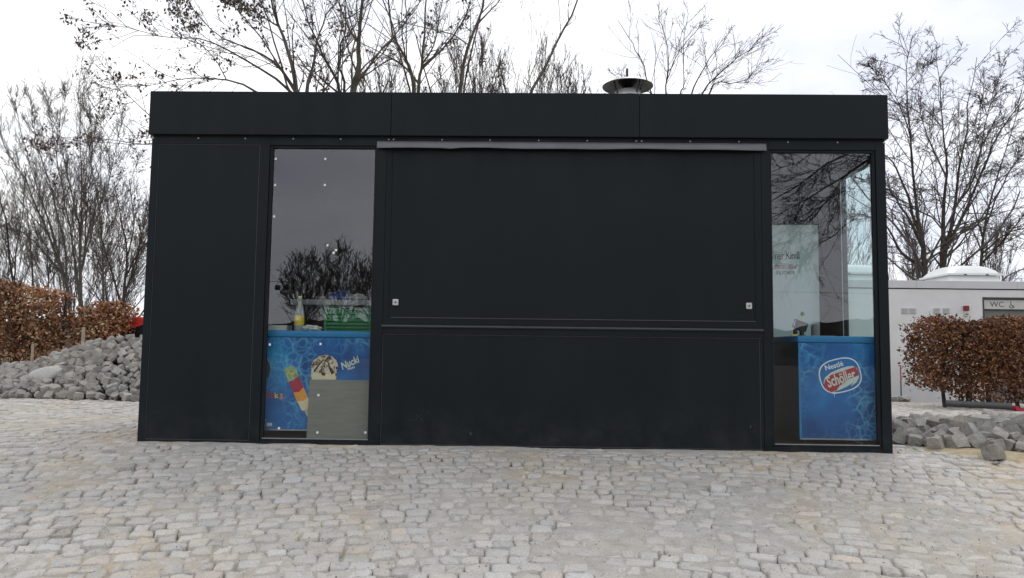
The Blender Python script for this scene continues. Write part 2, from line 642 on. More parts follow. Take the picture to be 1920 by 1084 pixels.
M['bark_grey'] = mat_bark('grey_bark', (.065, .058, .050), (.16, .145, .128))
M['bark_dark'] = mat_bark('dark_bark', (.030, .026, .022), (.085, .074, .064))
M['bark_green'] = mat_bark('mossy_bark', (.05, .046, .036), (.135, .12, .10), (.115, .105, .045))
M['twig'] = mat_bark('twig_bark', (.066, .056, .049), (.13, .111, .096))
M['twig_pale'] = mat_bark('pale_twig_bark', (.10, .087, .077), (.18, .157, .14))
M['beech'] = mat_leaf('dry_beech_leaf', [(0, (.075, .034, .016)), (.5, (.235, .098, .042)), (.85, (.40, .20, .095)), (1, (.55, .36, .22))])
M['keys'] = mat_leaf('dry_seed_wing', [(0, (.045, .033, .026)), (.6, (.105, .078, .058)), (1, (.24, .16, .10))])


# ------------------------------------------------------------------ terrain
def H(x, y):
    x = np.asarray(x, float)
    y = np.asarray(y, float)
    k = .22
    up = np.where(y > 3, 0, k * np.log1p(np.exp(np.clip(-(y + .12) / k, -40, 60))))
    h = -.125 * np.minimum(up, 9 + .0 * up)
    back = np.clip(y - 3.5, 0, 9)
    h = h - .022 * back
    h = h + .05 * np.exp(-((x + 6.5) / 2.2) ** 2 - ((y - 4) / 1.6) ** 2)
    return h


g1 = np.concatenate([-np.geomspace(1200, 14, 26), np.linspace(-13, 13, 66), np.geomspace(14, 1200, 26)])
gx, gy = np.meshgrid(g1, g1, indexing='ij')
hz = H(gx, gy) - .07 + np.where(np.hypot(gx, gy) > 30, (fbm(gx, gy, 3, 3, .02) - .5) * 1.2, 0)
n1 = len(g1)
idx = np.arange(n1 * n1).reshape(n1, n1)
q = np.stack([idx[:-1, :-1], idx[1:, :-1], idx[1:, 1:], idx[:-1, 1:]], -1).reshape(-1, 4)
ground = mesh_np('ground', np.stack([gx, gy, hz], -1), q, M['earth'], smooth=True)
tag(ground, kind='structure')

# low wooded ridge all round, a good way off
def mat_ridge():
    m, nt, b = new_mat('winter_wood_ridge')
    n = noise(nt, .35, 6, .7, 'World')
    r = ramp(nt, n.outputs['Fac'], [(.3, (.030, .026, .022)), (.55, (.075, .064, .053)), (.75, (.12, .105, .088))])
    nt.links.new(r.outputs['Color'], b.inputs['Base Color'])
    b.inputs['Roughness'].default_value = 1
    b.inputs['Specular IOR Level'].default_value = 0
    bump(nt, b, n.outputs['Fac'], 1.0, 1.5)
    return m


th = np.linspace(0, 2 * np.pi, 721)
rs = np.array([110, 116, 124, 135, 150, 180, 230])
hs = np.array([0, 3.2, 5.6, 7.4, 8.6, 9.6, 9])
TH, RS = np.meshgrid(th, rs, indexing='ij')
amp = .55 + .75 * fbm(TH * 6, TH * 0 + 2, 51, 4, 1.0)[..., :]
ZZ = -2.2 + hs[None, :] * amp + (fbm(TH * 60, RS * .12, 52, 3, 1.0) - .5) * 2.2 * (hs[None, :] > 0)
idx = np.arange(TH.size).reshape(TH.shape)
q = np.stack([idx[:-1, :-1], idx[1:, :-1], idx[1:, 1:], idx[:-1, 1:]], -1).reshape(-1, 4)
hill = mesh_np('hills', np.stack([RS * np.cos(TH), RS * np.sin(TH), ZZ], -1), q, mat_ridge(), None, True)
tag(hill, kind='structure')

# pavement: sand bed, setts on it
NX, NY = 400, 300
bx = np.linspace(-9, 9.5, NX)
by = np.linspace(-4.6, 8.2, NY)
gx, gy = np.meshgrid(bx, by, indexing='ij')


def bed_dz(x, y):
    hole = np.clip((fbm(x, y, 27, 4, 3.6) - .55) / .06, 0, 1)
    return -.0032 + (fbm(x, y, 21, 4, 1.6) - .5) * .022 + (fbm(x, y, 22, 2, 9) - .5) * .010 - .030 * hole * (y < -.1) + .010 * np.exp(-(y / .10) ** 2) * (np.abs(x) < 3.1)


hz = H(gx, gy) + bed_dz(gx, gy)
idx = np.arange(NX * NY).reshape(NX, NY)
q = np.stack([idx[:-1, :-1], idx[1:, :-1], idx[1:, 1:], idx[:-1, 1:]], -1).reshape(-1, 4)
pavement = mesh_np('pavement', np.stack([gx, gy, hz], -1), q, M['sand'], smooth=True)
tag(pavement, kind='structure')


def arc(x, v):
    a = .36 * np.clip((2.0 - v) / 4.5, .10, 1)
    return -a * (np.sqrt((x - .25) ** 2 + 1.9) - 1.38)


def lay_setts():
    cs = []
    v = -5.4
    while v < 11.5:
        hgt = random.uniform(.088, .122)
        x = -9 + random.random() * .1
        while x < 9.4:
            w = random.uniform(.080, .150)
            xs = np.array([x, x + w, x + w, x])
            vs = np.array([v, v, v + hgt, v + hgt])
            jx = (rng.random(4) - .5) * .022
            jv = (rng.random(4) - .5) * .020
            gap = .006
            xs = xs + jx + np.array([gap, -gap, -gap, gap]) * .5
            xm, vm = x + w / 2, v + hgt / 2
            y0 = vm + arc(xm, v)
            sl = (arc(xm + .05, v) - arc(xm - .05, v)) / .1
            ca, sa_ = 1 / math.hypot(1, sl), sl / math.hypot(1, sl)
            dxs, dvs = xs - xm, (vs - vm + jv + np.array([gap, gap, -gap, -gap]) * .5) * (.5 + .5 * ca)
            xs, ys = xm + dxs / ca * ca - dvs * sa_, y0 + dxs * sl + dvs * ca
            cx, cy = xs.mean(), ys.mean()
            ok = -4.2 < cy < 7.6 and not (-3.1 < cx < 3.1 and .02 < cy < 2.55)
            D = cy - CAM[1]
            if abs(cx - CAM[0]) > D * .92 + .9:
                ok = False
            if cx < -3.2 and cy > 6.0:
                ok = False
            if ok:
                cs.append(np.stack([xs, ys], -1))
            x += w
        v += hgt
    return np.array(cs)


setts = lay_setts()
# a few missing / sunken so that sand closes over them
depth = (rng.random(len(setts)) - .5) * .015
cen = setts.mean(1)
far = np.hypot(cen[:, 0] - CAM[0], cen[:, 1] - CAM[1])
ang = np.abs(cen[:, 0] - CAM[0]) / (cen[:, 1] - CAM[1])
vis = (ang < .66) & (cen[:, 1] < 0) & (cen[:, 1] > -2.95)
order = np.argsort(np.where(vis, far, 1e9))
near_ids = set(order[:300].tolist())


def sett_geo(c, dz, n=5):
    """c (M,4,2) corners"""
    Mn = len(c)
    s = np.array([0, .10, .36, .66, .90, 1]) if n == 6 else (np.array([0, .12, .5, .88, 1]) if n == 5 else np.array([0, .16, .84, 1]))
    k = len(s)
    S, T = np.meshgrid(s, s, indexing='ij')
    S, T = S.ravel(), T.ravel()
    wts = np.stack([(1 - S) * (1 - T), S * (1 - T), S * T, (1 - S) * T], -1)
    xy = np.einsum('pk,mkc->mpc', wts, c)
    ctr = c.mean(1, keepdims=True)
    corner = ((S == 0) | (S == 1)) & ((T == 0) | (T == 1))
    edge = (S == 0) | (S == 1) | (T == 0) | (T == 1)
    pull = np.where(corner, .11, np.where(edge, .015, 0))[None, :, None] * (1 + .8 * (rng.random((Mn, k * k, 1)) - .5))
    xy = xy + (ctr - xy) * pull
    xy = xy + (rng.random((Mn, k * k, 2)) - .5) * .008
    dome = -.004 * np.where(edge, 1, 0) - .005 * np.where(corner, 1, 0)
    tilt = (rng.random((Mn, 2)) - .5) * .10
    z = H(xy[..., 0], xy[..., 1]) + dz[:, None] + dome[None] + (rng.random((Mn, k * k)) - .5) * .012
    z += ((xy - ctr) * tilt[:, None, :]).sum(-1)
    top = np.concatenate([xy, z[..., None]], -1)
    I = np.arange(k * k).reshape(k, k)
    per = np.concatenate([I[:-1, 0], I[-1, :-1], I[:0:-1, -1], I[0, :0:-1]])
    low = top[:, per].copy()
    low[..., 2] -= .05
    V = np.concatenate([top, low], 1)
    F = np.stack([I[:-1, :-1], I[1:, :-1], I[1:, 1:], I[:-1, 1:]], -1).reshape(-1, 4)
    L = k * k + np.arange(len(per))
    pn, ln = np.roll(per, -1), np.roll(L, -1)
    F = np.concatenate([F, np.stack([per, L, ln, pn], -1)])
    return V, F


def sett_tint(n):
    g = np.clip(rng.normal(1.0, .10, n), .70, 1.22)
    warm = rng.normal(0, .022, n)
    pink = np.where(rng.random(n) < .06, .06, 0)
    return np.stack([g * (1 + warm + pink), g, g * (1 - warm * 1.2 - pink * .5), np.ones(n)], -1)


near = np.array(sorted(near_ids))
rest = np.array([i for i in range(len(setts)) if i not in near_ids])
Vn, Fn = sett_geo(setts[near], depth[near], 6 if False else 5)
tn = sett_tint(len(near))
for i in range(len(near)):
    o0 = Vn[i, :25].mean(0)
    o = mesh_np('sett', Vn[i] - o0, Fn, M['sett'], pavement, True, np.repeat(tn[i:i + 1], len(Vn[i]), 0))
    o.location = o0
for nm, sel, k in (('sett_field', rest[cen[rest, 1] < .6], 5), ('far_sett_field', rest[cen[rest, 1] >= .6], 4)):
    V, F = sett_geo(setts[sel], depth[sel], k)
    off = (np.arange(len(sel)) * V.shape[1])[:, None, None]
    o = mesh_np(nm, V, (F[None] + off).reshape(-1, 4), M['sett'], pavement, True, np.repeat(sett_tint(len(sel)), V.shape[1], 0))
    tag(o, kind='stuff')

# sand and grit lying on the setts
gp = []
for _ in range(3600):
    D = random.uniform(3.2, 7.5)
    y = CAM[1] + D
    x = CAM[0] + random.uniform(-.68, .68) * D
    if y > -.02 and abs(x) < 3.1:
        continue
    gp.append((x, y, random.uniform(.0014, .0045) * (1.6 if random.random() < .06 else 1)))
gp = np.array(gp)
oct_v = np.array([[1, 0, 0], [-1, 0, 0], [0, 1, 0], [0, -1, 0], [0, 0, 1], [0, 0, -1]], float)
oct_f = np.array([[0, 2, 4], [2, 1, 4], [1, 3, 4], [3, 0, 4], [2, 0, 5], [1, 2, 5], [3, 1, 5], [0, 3, 5]])
jit = 1 + (rng.random((len(gp), 6, 1)) - .5) * .8
base = np.stack([gp[:, 0], gp[:, 1], H(gp[:, 0], gp[:, 1]) + .004], -1)
V = base[:, None, :] + oct_v[None] * jit * gp[:, 2][:, None, None]
tint = np.repeat(rng.choice([.45, .9, 1.2, 1.5, 1.8], len(gp)), 6)
grit = mesh_np('grit', V, (oct_f[None] + (np.arange(len(gp)) * 6)[:, None, None]).reshape(-1, 3), M['loose'], pavement, False, tint)
tag(grit, kind='stuff')


# ------------------------------------------------------------------ kiosk
KX, KD, KZ = 3.03, 2.44, 2.89
kiosk = empty('kiosk', (0, 0, 0))
tag(kiosk, 'flat-roofed anthracite sales kiosk with closed shutter and two tall corner windows', 'kiosk')


def kb(name, mat, *boxes, bev=.002, par=kiosk):
    os_ = [MB().box(*bb).build(name, M[mat], par, bevel=bev) for bb in boxes]
    return os_[0]


ZB = -.03
ZF = 2.512     # underside of fascia
# posts / rails of the front frame: their faces sit at y=0
kb('corner_post', 'facade', (-KX, -2.972, 0, .10, ZB, ZF))
kb('corner_post', 'facade', (2.952, KX, 0, .09, ZB, ZF))
kb('post', 'facade', (-2.118, -2.037, 0, .09, ZB, ZF))
kb('post', 'facade', (-1.135, -1.058, 0, .09, ZB, ZF))
kb('post', 'facade', (2.022, 2.083, 0, .09, ZB, ZF))
kb('head_rail', 'facade', (-2.972, -2.118, .001, .09, 2.452, ZF), (-2.037, -1.135, .001, .09, 2.445, ZF),
   (-1.058, 2.022, .001, .09, 2.42, ZF), (2.083, 2.952, .001, .09, 2.436, ZF))
kb('bottom_rail', 'facade', (-2.972, -2.118, .001, .09, ZB, .012), (-2.037, -1.135, .001, .09, ZB, .012),
   (-1.058, 2.022, .001, .09, ZB, -.002), (2.083, 2.952, .001, .09, ZB, .026))
# left wall panel with thin reveal all round
kb('wall_panel', 'facade', (-2.9718, -2.1182, .005, .05, .0125, 2.4515))
kb('panel_edge', 'groove', (-2.9685, -2.1215, .0035, .0055, .0145, .0195), (-2.9705, -2.9675, .0035, .0055, .0195, 2.447),
   (-2.1225, -2.1195, .0035, .0055, .0195, 2.447), (-2.9705, -2.1195, .0035, .0055, 2.447, 2.4495), bev=0)
# sales hatch: shutter above, apron below, half round ledge between
shutter = kb('shutter', 'facade', (-1.0575, 2.0215, .002, .05, .962, 2.4195))
kb('shutter_trim', 'facade', (-1.022, -1.010, -.003, .003, 1.028, 2.395), (1.962, 1.974, -.003, .003, 1.028, 2.395), par=shutter)
kb('edge_strip', 'groove', (-.992, 1.962, -.003, .003, 1.021, 1.027), bev=0, par=shutter)
ledge = MB().tube([(-1.062, -.010, .953), (2.018, -.010, .953)], .0125, 12).build('ledge', M['ledge'], kiosk, True)
kb('ledge_back', 'facade', (-1.0575, 2.0215, -.004, .05, .8895, .950))
kb('apron_panel', 'facade', (-1.0575, 2.0215, .005, .05, -.0015, .8885))
kb('panel_edge', 'groove', (-1.05, 2.014, .003, .006, .885, .889), (-1.05, 2.014, .003, .006, .002, .006),
   (-1.0535, -1.0505, .003, .006, .006, .885), (1.9905, 1.9935, .003, .005, .006, .885), bev=0)
for lx, lz in ((-.955, 1.147), (1.907, 1.149)):
    lk = MB().box(lx - .024, lx + .024, -.014, .004, lz - .026, lz + .026, .006).build('lock', M['steel'], shutter)
    MB().lathe([(.008, 0), (.008, .004), (.004, .005)], 12, (lx, -.0135, lz), Matrix.Rotation(math.pi / 2, 4, 'X')).build('keyhole', M['ink_grey'], lk)

# rain strip over the hatch: bent sheet with dents
prof = [(.0, 2.484), (-.012, 2.483), (-.020, 2.468), (-.058, 2.420), (-.056, 2.416), (-.014, 2.462), (-.002, 2.472)]
nst = 90
vv = []
for i in range(nst + 1):
    t = i / nst
    x = -1.138 + t * 3.197
    dent = .010 * math.exp(-((x + .52) / .05) ** 2) + .004 * math.sin(x * 4.1) + .003 * math.sin(x * 9.7 + 1)
    endf = min(1, min(t, 1 - t) * 24)
    for k, (y, z) in enumerate(prof):
        low = 1 if 2 < k < 6 else 0
        vv.append((x, (y * (.55 + .45 * endf) if low else y) + (dent if low else 0) * .7, z - low * (.5 * dent) + (low * .006 * (1 - endf))))
vv = np.array(vv)
npf = len(prof)
ff = []
for i in range(nst):
    for k in range(npf):
        k2 = (k + 1) % npf
        ff.append((i * npf + k, i * npf + k2, (i + 1) * npf + k2, (i + 1) * npf + k))
fl = mesh_np('rain_strip', vv, np.array(ff), M['flash'], kiosk)

# fascia: three sheets, slightly proud, with a drip edge and screws beneath
OX = 3.046
for a, b in ((-OX, -1.0255), (-1.0225, 1.0225), (1.0255, OX)):
    kb('fascia_panel', 'facade', (a, b, -.035, .0, 2.524, KZ), bev=.003)
kb('fascia_side', 'facade', (-OX, -OX + .02, .002, KD + .03, 2.524, KZ - .002), (OX - .02, OX, .002, KD + .03, 2.524, KZ - .002), (-OX + .02, OX - .02, KD + .01, KD + .03, 2.524, KZ - .002))
kb('joint_backing', 'shadow_gap', (-1.04, -1.01, .001, .004, 2.53, KZ - .01), (1.01, 1.04, .001, .004, 2.53, KZ - .01), bev=0)
kb('fascia_core', 'shadow_gap', (-OX + .021, OX - .021, .004, KD, 2.513, 2.60), bev=0)
kb('roof', 'roofing', (-OX + .021, OX - .021, .005, KD + .009, 2.70, 2.80))
sc_proto = None
for px in (283, 372, 460, 550, 639, 729, 738, 829, 919, 1010, 1101, 1193, 1203, 1294, 1385, 1477, 1570, 1660):
    x = at(px, 262, 0)[0]
    x = max(-3.018, min(3.018, x))
    if sc_proto is None:
        sc_proto = MB().lathe([(.0075, 0), (.007, .003), (.003, .0055)], 8, (0, 0, 0), Matrix.Rotation(math.pi / 2, 4, 'X')).build('screw', M['alu'], kiosk)
        o = sc_proto
    else:
        o = sc_proto.copy()
        link(o)
        o.parent = kiosk
    o.location = (x, -.0005, 2.500)


# windows
def window(x0, x1, z0, z1, stickers):
    fr = MB()
    t, yf = .020, .012
    fr.box(x0, x0 + t, yf, .07, z0, z1).box(x1 - t, x1, yf, .07, z0, z1)
    fr.box(x0 + t, x1 - t, yf, .07, z1 - t, z1).box(x0 + t, x1 - t, yf, .07, z0, z0 + t)
    f = fr.build('window', M['facade'], kiosk, bevel=.002)
    kb('glazing_bead', 'alu', (x0 + t, x1 - t, yf - .002, yf + .012, z0 + t, z0 + t + .006), bev=0, par=f)
    kb('gasket', 'shadow_gap', (x0 + t, x0 + t + .005, yf + .004, yf + .02, z0 + t + .006, z1 - t), (x1 - t - .005, x1 - t, yf + .004, yf + .02, z0 + t + .006, z1 - t), bev=0, par=f)
    kb('pane', 'glass', (x0 + t + .001, x1 - t - .001, .030, .036, z0 + t + .001, z1 - t - .001), bev=0, par=f)
    for px, py, rot in stickers:
        p = at(px, py, .029)
        s = MB().box(-.0085, .0085, -.0006, .0006, -.009, .009).build('sticker', M['sticker'], f)
        s.location = (p[0], .0288, p[2])
        s.rotation_euler = (0, rot, 0)
    return f


ST = [(517, 298, .05), (610, 298, 0), (516, 347, -.05), (609, 347, .04), (514, 406, .05), (614, 460, .1), (630, 469, .2), (625.5, 474, -.1),
      (506, 646, 0), (601, 645, .05), (597, 741, .08), (523, 803, .7), (595, 811, 0), (685, 811, .03)]
window(-2.037, -1.135, .012, 2.445, ST)
window(2.083, 2.952, .026, 2.436, [])
# right side wall: glazed near the front corner, closed further back
sw = MB()
sw.box(2.985, KX, .092, .112, .04, 2.40).box(2.985, KX, .78, .82, .04, 2.40).box(2.985, KX, .112, .78, 2.37, 2.40).box(2.985, KX, .112, .78, .04, .075)
swf = sw.build('side_window', M['facade'], kiosk, bevel=.002)
kb('pane', 'glass_side', (3.002, 3.008, .113, .779, .076, 2.369), bev=0, par=swf)
kb('white_bead', 'alu', (2.978, 2.985, .784, .792, .08, 2.37), bev=0, par=swf)
kb('side_wall', 'facade', (2.985, KX - .001, .82, KD, ZB, ZF), (2.985, KX - .001, .09, .82, 2.40, ZF), (2.985, KX - .001, .09, .82, ZB, .04))
kb('side_wall', 'facade', (-KX + .001, -2.985, .10, KD, ZB, ZF))
kb('back_wall', 'facade', (-2.985, 2.985, KD - .05, KD - .001, ZB, ZF))
kb('lining', 'inner', (-2.983, 2.983, KD - .06, KD - .052, .03, 2.50), (2.974, 2.983, .82, KD - .062, .03, 2.50), (-2.983, -2.974, .1, KD - .062, .03, 2.50), bev=0)
kb('ceiling', 'inner', (-2.98, 2.98, .092, KD - .062, 2.47, 2.50), bev=0)
kb('floor', 'innerfloor', (-2.98, 2.98, .092, KD - .062, -.01, .03), bev=0)
kb('inner_hatch_wall', 'inner', (-1.12, 2.08, .092, .10, .03, 2.46), bev=0)
kb('inner_hatch_wall', 'inner', (-2.97, -2.05, .092, .10, .03, 2.46), bev=0)
kb('plinth', 'coping', (-2.99, 2.99, .02, KD - .05, -.20, ZB - .001), bev=0)

# chimney with dish cowl on the roof
cowl_c = (1.085, 1.2)
ch = MB().lathe([(.137, 2.80), (.137, 3.262), (.143, 3.264), (.143, 3.275), (.137, 3.277), (.128, 3.325), (.118, 3.325), (.118, 3.27)], 40, (*cowl_c, 0), cap=False).build('chimney_pipe', M['galv'], kiosk, True)
MB().lathe([(.247, 3.372), (.251, 3.378), (.20, 3.408), (.12, 3.436), (.05, 3.446), (.0005, 3.448), (.0005, 3.438), (.05, 3.436), (.12, 3.424), (.20, 3.396), (.243, 3.372)], 48, (*cowl_c, 0), cap=False).build('cowl_dish', M['galv'], ch, True)
MB().lathe([(.095, 3.427), (.07, 3.395), (.035, 3.355), (.0005, 3.325)], 32, (*cowl_c, 0), cap=False).build('inner_cone', M['black'], ch, True)
for k in range(4):
    a = math.radians(35 + 90 * k)
    c, s = math.cos(a), math.sin(a)
    MB().tube([(cowl_c[0] + c * .13, cowl_c[1] + s * .13, 3.27), (cowl_c[0] + c * .175, cowl_c[1] + s * .175, 3.402)], .006, 6).build('strut', M['darkmetal'], ch)
MB().lathe([(.030, 3.444), (.022, 3.462), (.013, 3.480), (.012, 3.560)], 12, (cowl_c[0] - .005, cowl_c[1], 0)).build('stem', M['darkmetal'], ch, True)


# ------------------------------------------------------------------ lettering helper
def lettering(body, size, loc, mat, parent, rot=0, shear=0, sx=1.0, bold=0, name='lettering', ext=.0006, align='CENTER', sp=1.0):
    cu = bpy.data.curves.new('t', 'FONT')
    cu.body = body
    cu.size = size
    cu.align_x = align
    cu.align_y = 'CENTER'
    cu.shear = shear
    cu.extrude = ext
    cu.offset = bold
    cu.space_character = sp
    cu.resolution_u = 3
    t = bpy.data.objects.new('t', cu)
    COL.objects.link(t)
    dg = bpy.context.evaluated_depsgraph_get()
    me = bpy.data.meshes.new_from_object(t.evaluated_get(dg))
    bpy.data.objects.remove(t)
    bpy.data.curves.remove(cu)
    me.name = name
    R = Matrix.Rotation(math.pi / 2, 4, 'X') @ Matrix.Rotation(rot, 4, 'Z') @ Matrix.Diagonal((sx, 1, 1, 1))
    me.transform(R)
    me.materials.clear()
    me.materials.append(mat)
    o = bpy.data.objects.new(name, me)
    link(o, parent)
    o.location = loc
    return o


def flat(poly, y, mat, parent, name, thick=.0008):
    """thin printed piece facing -y; poly in x,z"""
    return MB().prism(poly, 'y', y, y + thick).build(name, mat, parent)


# ------------------------------------------------------------------ things inside the kiosk
def freezer(x0, x1, y0, y1, z0, z1, label):
    f = empty('chest_freezer', ((x0 + x1) / 2, (y0 + y1) / 2, z0 - .05))
    L = lambda o: (setattr(o, 'location', o.location - f.location), o)[1]
    L(MB().box(x0, x1, y0 + .004, y1, z0, z1 - .055, .006).build('cabinet', M['freezer_side'], f))
    pr = MB().box(x0 + .004, x1 - .004, y0, y0 + .003, z0 + .012, z1 - .058).build('front_print', M['water'], f)
    L(pr)
    L(MB().box(x0 - .004, x1 + .004, y0 - .008, y1, z1 - .055, z1, .014).build('lid', M['bluelid'], f, True))
    L(MB().box(x0 + .004, x1 - .004, y0 - .002, y0 + .004, z0, z0 + .011).build('bottom_trim', M['alu'], f))
    for cx in (x0 + .07, x1 - .07):
        for cy in (y0 + .08, y1 - .08):
            L(MB().lathe([(.018, .03), (.018, z0)], 10, (cx, cy, 0)).build('foot', M['black'], f))
    tag(f, label, 'freezer')
    return f, L


fR, LR = freezer(2.333, 2.966, .105, .93, .078, .917, 'blue chest freezer with round red and white logo behind the right window')
LR(MB().box(2.333 + .002, 2.352, .1035, .1048, .092, .858).build('corner_trim', M['bluelid'], fR))
# logo badge
lc = at(1575.5, 704, .10)
A0 = math.radians(14)


def sup(a, b, n, cnt=48, rot=A0, c=lc, skew=0):
    out = []
    for i in range(cnt):
        t = 2 * math.pi * i / cnt
        ct, st = math.cos(t), math.sin(t)
        u = a * math.copysign(abs(ct) ** (2 / n), ct)
        v = b * math.copysign(abs(st) ** (2 / n), st)
        u += skew * v
        out.append((c[0] + u * math.cos(rot) - v * math.sin(rot), c[2] + u * math.sin(rot) + v * math.cos(rot)))
    return out


def loc2(u, v, rot=A0, c=lc):
    return (c[0] + u * math.cos(rot) - v * math.sin(rot), c[2] + u * math.sin(rot) + v * math.cos(rot))


badge = LR(flat(sup(.170, .138, 2.7), .1010, M['logo_white'], fR, 'logo_badge', .003))
flat(sup(.161, .129, 2.7), .1000, M['logo_blue'], badge, 'badge_field', .0009)
cream = [loc2(u, v) for u, v in [(-.148, -.03), (-.125, .012), (-.07, .038), (0, .052), (.07, .058), (.118, .052), (.142, .03), (.15, -.005), (.142, -.05), (.11, -.085), (.06, -.105), (.09, -.078), (.03, -.098), (-.04, -.112), (-.10, -.118), (-.13, -.09)]]
flat(cream, .0990, M['logo_cream'], badge, 'swoosh', .0009)
redp = [loc2(u, v) for u, v in [(-.150, -.045), (-.128, -.005), (-.07, .022), (0, .026), (.07, .034), (.135, .040), (.148, .0), (.145, -.032), (.09, -.042), (.03, -.058), (-.03, -.082), (-.065, -.112), (-.105, -.115), (-.135, -.09)]]
flat(redp, .0980, M['logo_red'], badge, 'red_band', .0009)
lp = loc2(-.030, .086)
lettering('Nestlé', .058, (lp[0], .0975, lp[1]), M['logo_white'], badge, A0 + .03, 0, 1.0, .0010)
lp = loc2(-.004, -.026)
lettering('Schöller', .122, (lp[0], .0970, lp[1]), M['logo_cream'], badge, A0 + .08, .12, .60, .0026)
# light flash below the badge
sp = at(1564, 738, .10)
star = []
for i in range(8):
    r = (.034, .005)[i % 2] if i % 4 != 2 else .026
    a = math.pi / 4 * i + math.pi / 2
    star.append((sp[0] + r * math.cos(a) * .7, sp[2] + r * math.sin(a)))
LR(flat(star, .0965, M['logo_white'], fR, 'printed_sparkle', .0006))

fL, LL = freezer(-2.62, -.98, .125, .85, .086, .911, 'wide blue chest freezer with ice cream pictures behind the left window')
yp = .1225


def pxpoly(pts, y=yp):
    return [tuple(at(x, yy, y)[[0, 2]]) for x, yy in pts]


def pprint(pts, mat, name, dy=0, thick=.0008):
    return LL(flat(pxpoly(pts), yp - dy, M[mat], fL, name, thick))


pprint([(533, 693), (541, 688), (550, 687), (556, 694), (560, 706), (541, 716)], 'lolly_green', 'lolly_print')
pprint([(541, 716), (550, 714), (560, 706), (569, 726), (561, 735), (550, 736)], 'lolly_red', 'lolly_print')
pprint([(550, 736), (561, 735), (569, 726), (577, 744), (569, 752), (557, 753)], 'lolly_orange', 'lolly_print')
pprint([(557, 753), (569, 752), (577, 744), (585, 768), (578, 771), (566, 770)], 'lolly_cream', 'lolly_print')
pprint([(571, 770), (577, 769), (586, 790), (580, 789)], 'lolly_cream', 'stick_print')
cup = [(584, 685), (588, 676), (598, 668), (610, 665), (622, 668), (631, 676), (634, 686), (632, 696), (630, 712), (583, 712)]
pprint(cup, 'cone_cream', 'sundae_print')
for k, c in enumerate([[(585, 684), (588, 680), (590, 683), (587, 688)], [(607, 673), (608, 675), (599, 685), (590, 698), (588, 695), (597, 683)], [(609, 674), (611, 674), (609, 690), (607, 688)],
          [(614, 674), (620, 690), (628, 698), (622, 703), (617, 693)], [(602, 700), (606, 698), (611, 700), (609, 705), (604, 704)], [(630, 688), (633, 687), (633, 692), (630, 693)]]):
    pprint(c, 'choc', 'chocolate_print', .0012)
pprint([(586, 699), (629, 702), (628, 712), (584, 712)], 'lolly_cream', 'cup_print', .0006)
p = at(655.5, 681, yp)
LL(lettering('Nucki', .082, (p[0], yp - .001, p[2]), M['logo_cream'], fL, math.radians(25), .25, .80, .0018))
p = at(658, 690, yp)
LL(lettering('Nuss', .034, (p[0], yp - .001, p[2]), M['logo_white'], fL, math.radians(20), .2, .9, .0004))
for ch_, px, py, sz, mt in (('K', 505, 741, .062, 'logo_red'), ('a', 512, 742, .045, 'logo_red'), ('k', 518, 742, .062, 'yellow'), ('5', 528, 744, .062, 'lolly_orange')):
    p = at(px, py, yp)
    LL(lettering(ch_, sz, (p[0], yp - .001, p[2]), M[mt], fL, .15 * random.uniform(-1, 1), 0, .95, .002))
pprint([(500, 793), (510, 793), (510, 799), (500, 799)], 'logo_cream', 'printed_note')
pprint([(497, 672), (501, 674), (506, 684), (507, 696), (503, 708), (498, 712)], 'freezer_side', 'printed_ring', .0004)

# board leaning against the left freezer
a, b, c, d = at(580, 712, .105), at(692, 712, .105), at(580, 823, .085), at(692, 823, .085)
brd = MB()
V8 = [(a[0], .110, .507), (b[0] + .02, .110, .507), (b[0] + .02, .078, .032), (a[0], .078, .032)]
vs = [brd.bm.verts.new(v) for v in V8] + [brd.bm.verts.new((v[0], v[1] + .010, v[2])) for v in V8]
for f_ in ((0, 1, 2, 3), (7, 6, 5, 4), (0, 4, 5, 1), (1, 5, 6, 2), (2, 6, 7, 3), (3, 7, 4, 0)):
    brd.bm.faces.new([vs[i] for i in f_])
tag(brd.build('board', M['ply']), 'plain grey board leaning on the freezer in the left window', 'board')

# crate
LIDZ = .912
cr = empty('crate', (-1.395, .35, LIDZ))
cw, cdp, chh = .400, .28, .205


def cbox(nm, *bb):
    return MB().box(*bb, .002).build(nm, M['green'], cr)


cbox('base', -cw / 2, cw / 2, -cdp / 2, cdp / 2, .001, .012)
for sx in (-1, 1):
    for sy in (-1, 1):
        cbox('corner_post', sx * cw / 2 - .02 * (sx > 0), sx * cw / 2 + .02 * (sx < 0), sy * cdp / 2 - .02 * (sy > 0), sy * cdp / 2 + .02 * (sy < 0), .0125, chh)
for sy in (-1, 1):
    y0, y1 = (sy * cdp / 2 - .012, sy * cdp / 2 - .003) if sy > 0 else (sy * cdp / 2 + .003, sy * cdp / 2 + .012)
    for k in range(6):
        z = .020 + k * .031
        if k == 5:
            for s2 in (-1, 1):
                cbox('slat', *((-cw / 2 + .021, -.055) if s2 < 0 else (.055, cw / 2 - .021)), y0, y1, z, z + .022)
            cbox('grip', -.0545, .0545, y0, y1, z + .019, z + .026)
        else:
            cbox('slat', -cw / 2 + .021, cw / 2 - .021, y0, y1, z, z + .020)
    for k in range(9):
        x = -cw / 2 + .04 + k * .04
        cbox('rib', x - .003, x + .003, y0 + (.0095 if sy < 0 else -.004), y1 + (.004 if sy < 0 else -.0095), .0125, .170)
for sx in (-1, 1):
    x0, x1 = (sx * cw / 2 - .012, sx * cw / 2 - .003) if sx > 0 else (sx * cw / 2 + .003, sx * cw / 2 + .012)
    for k in range(6):
        z = .020 + k * .031
        cbox('slat', x0, x1, -cdp / 2 + .021, cdp / 2 - .021, z, z + .020)
tag(cr, 'green slatted plastic crate on the blue freezer in the left window', 'crate')

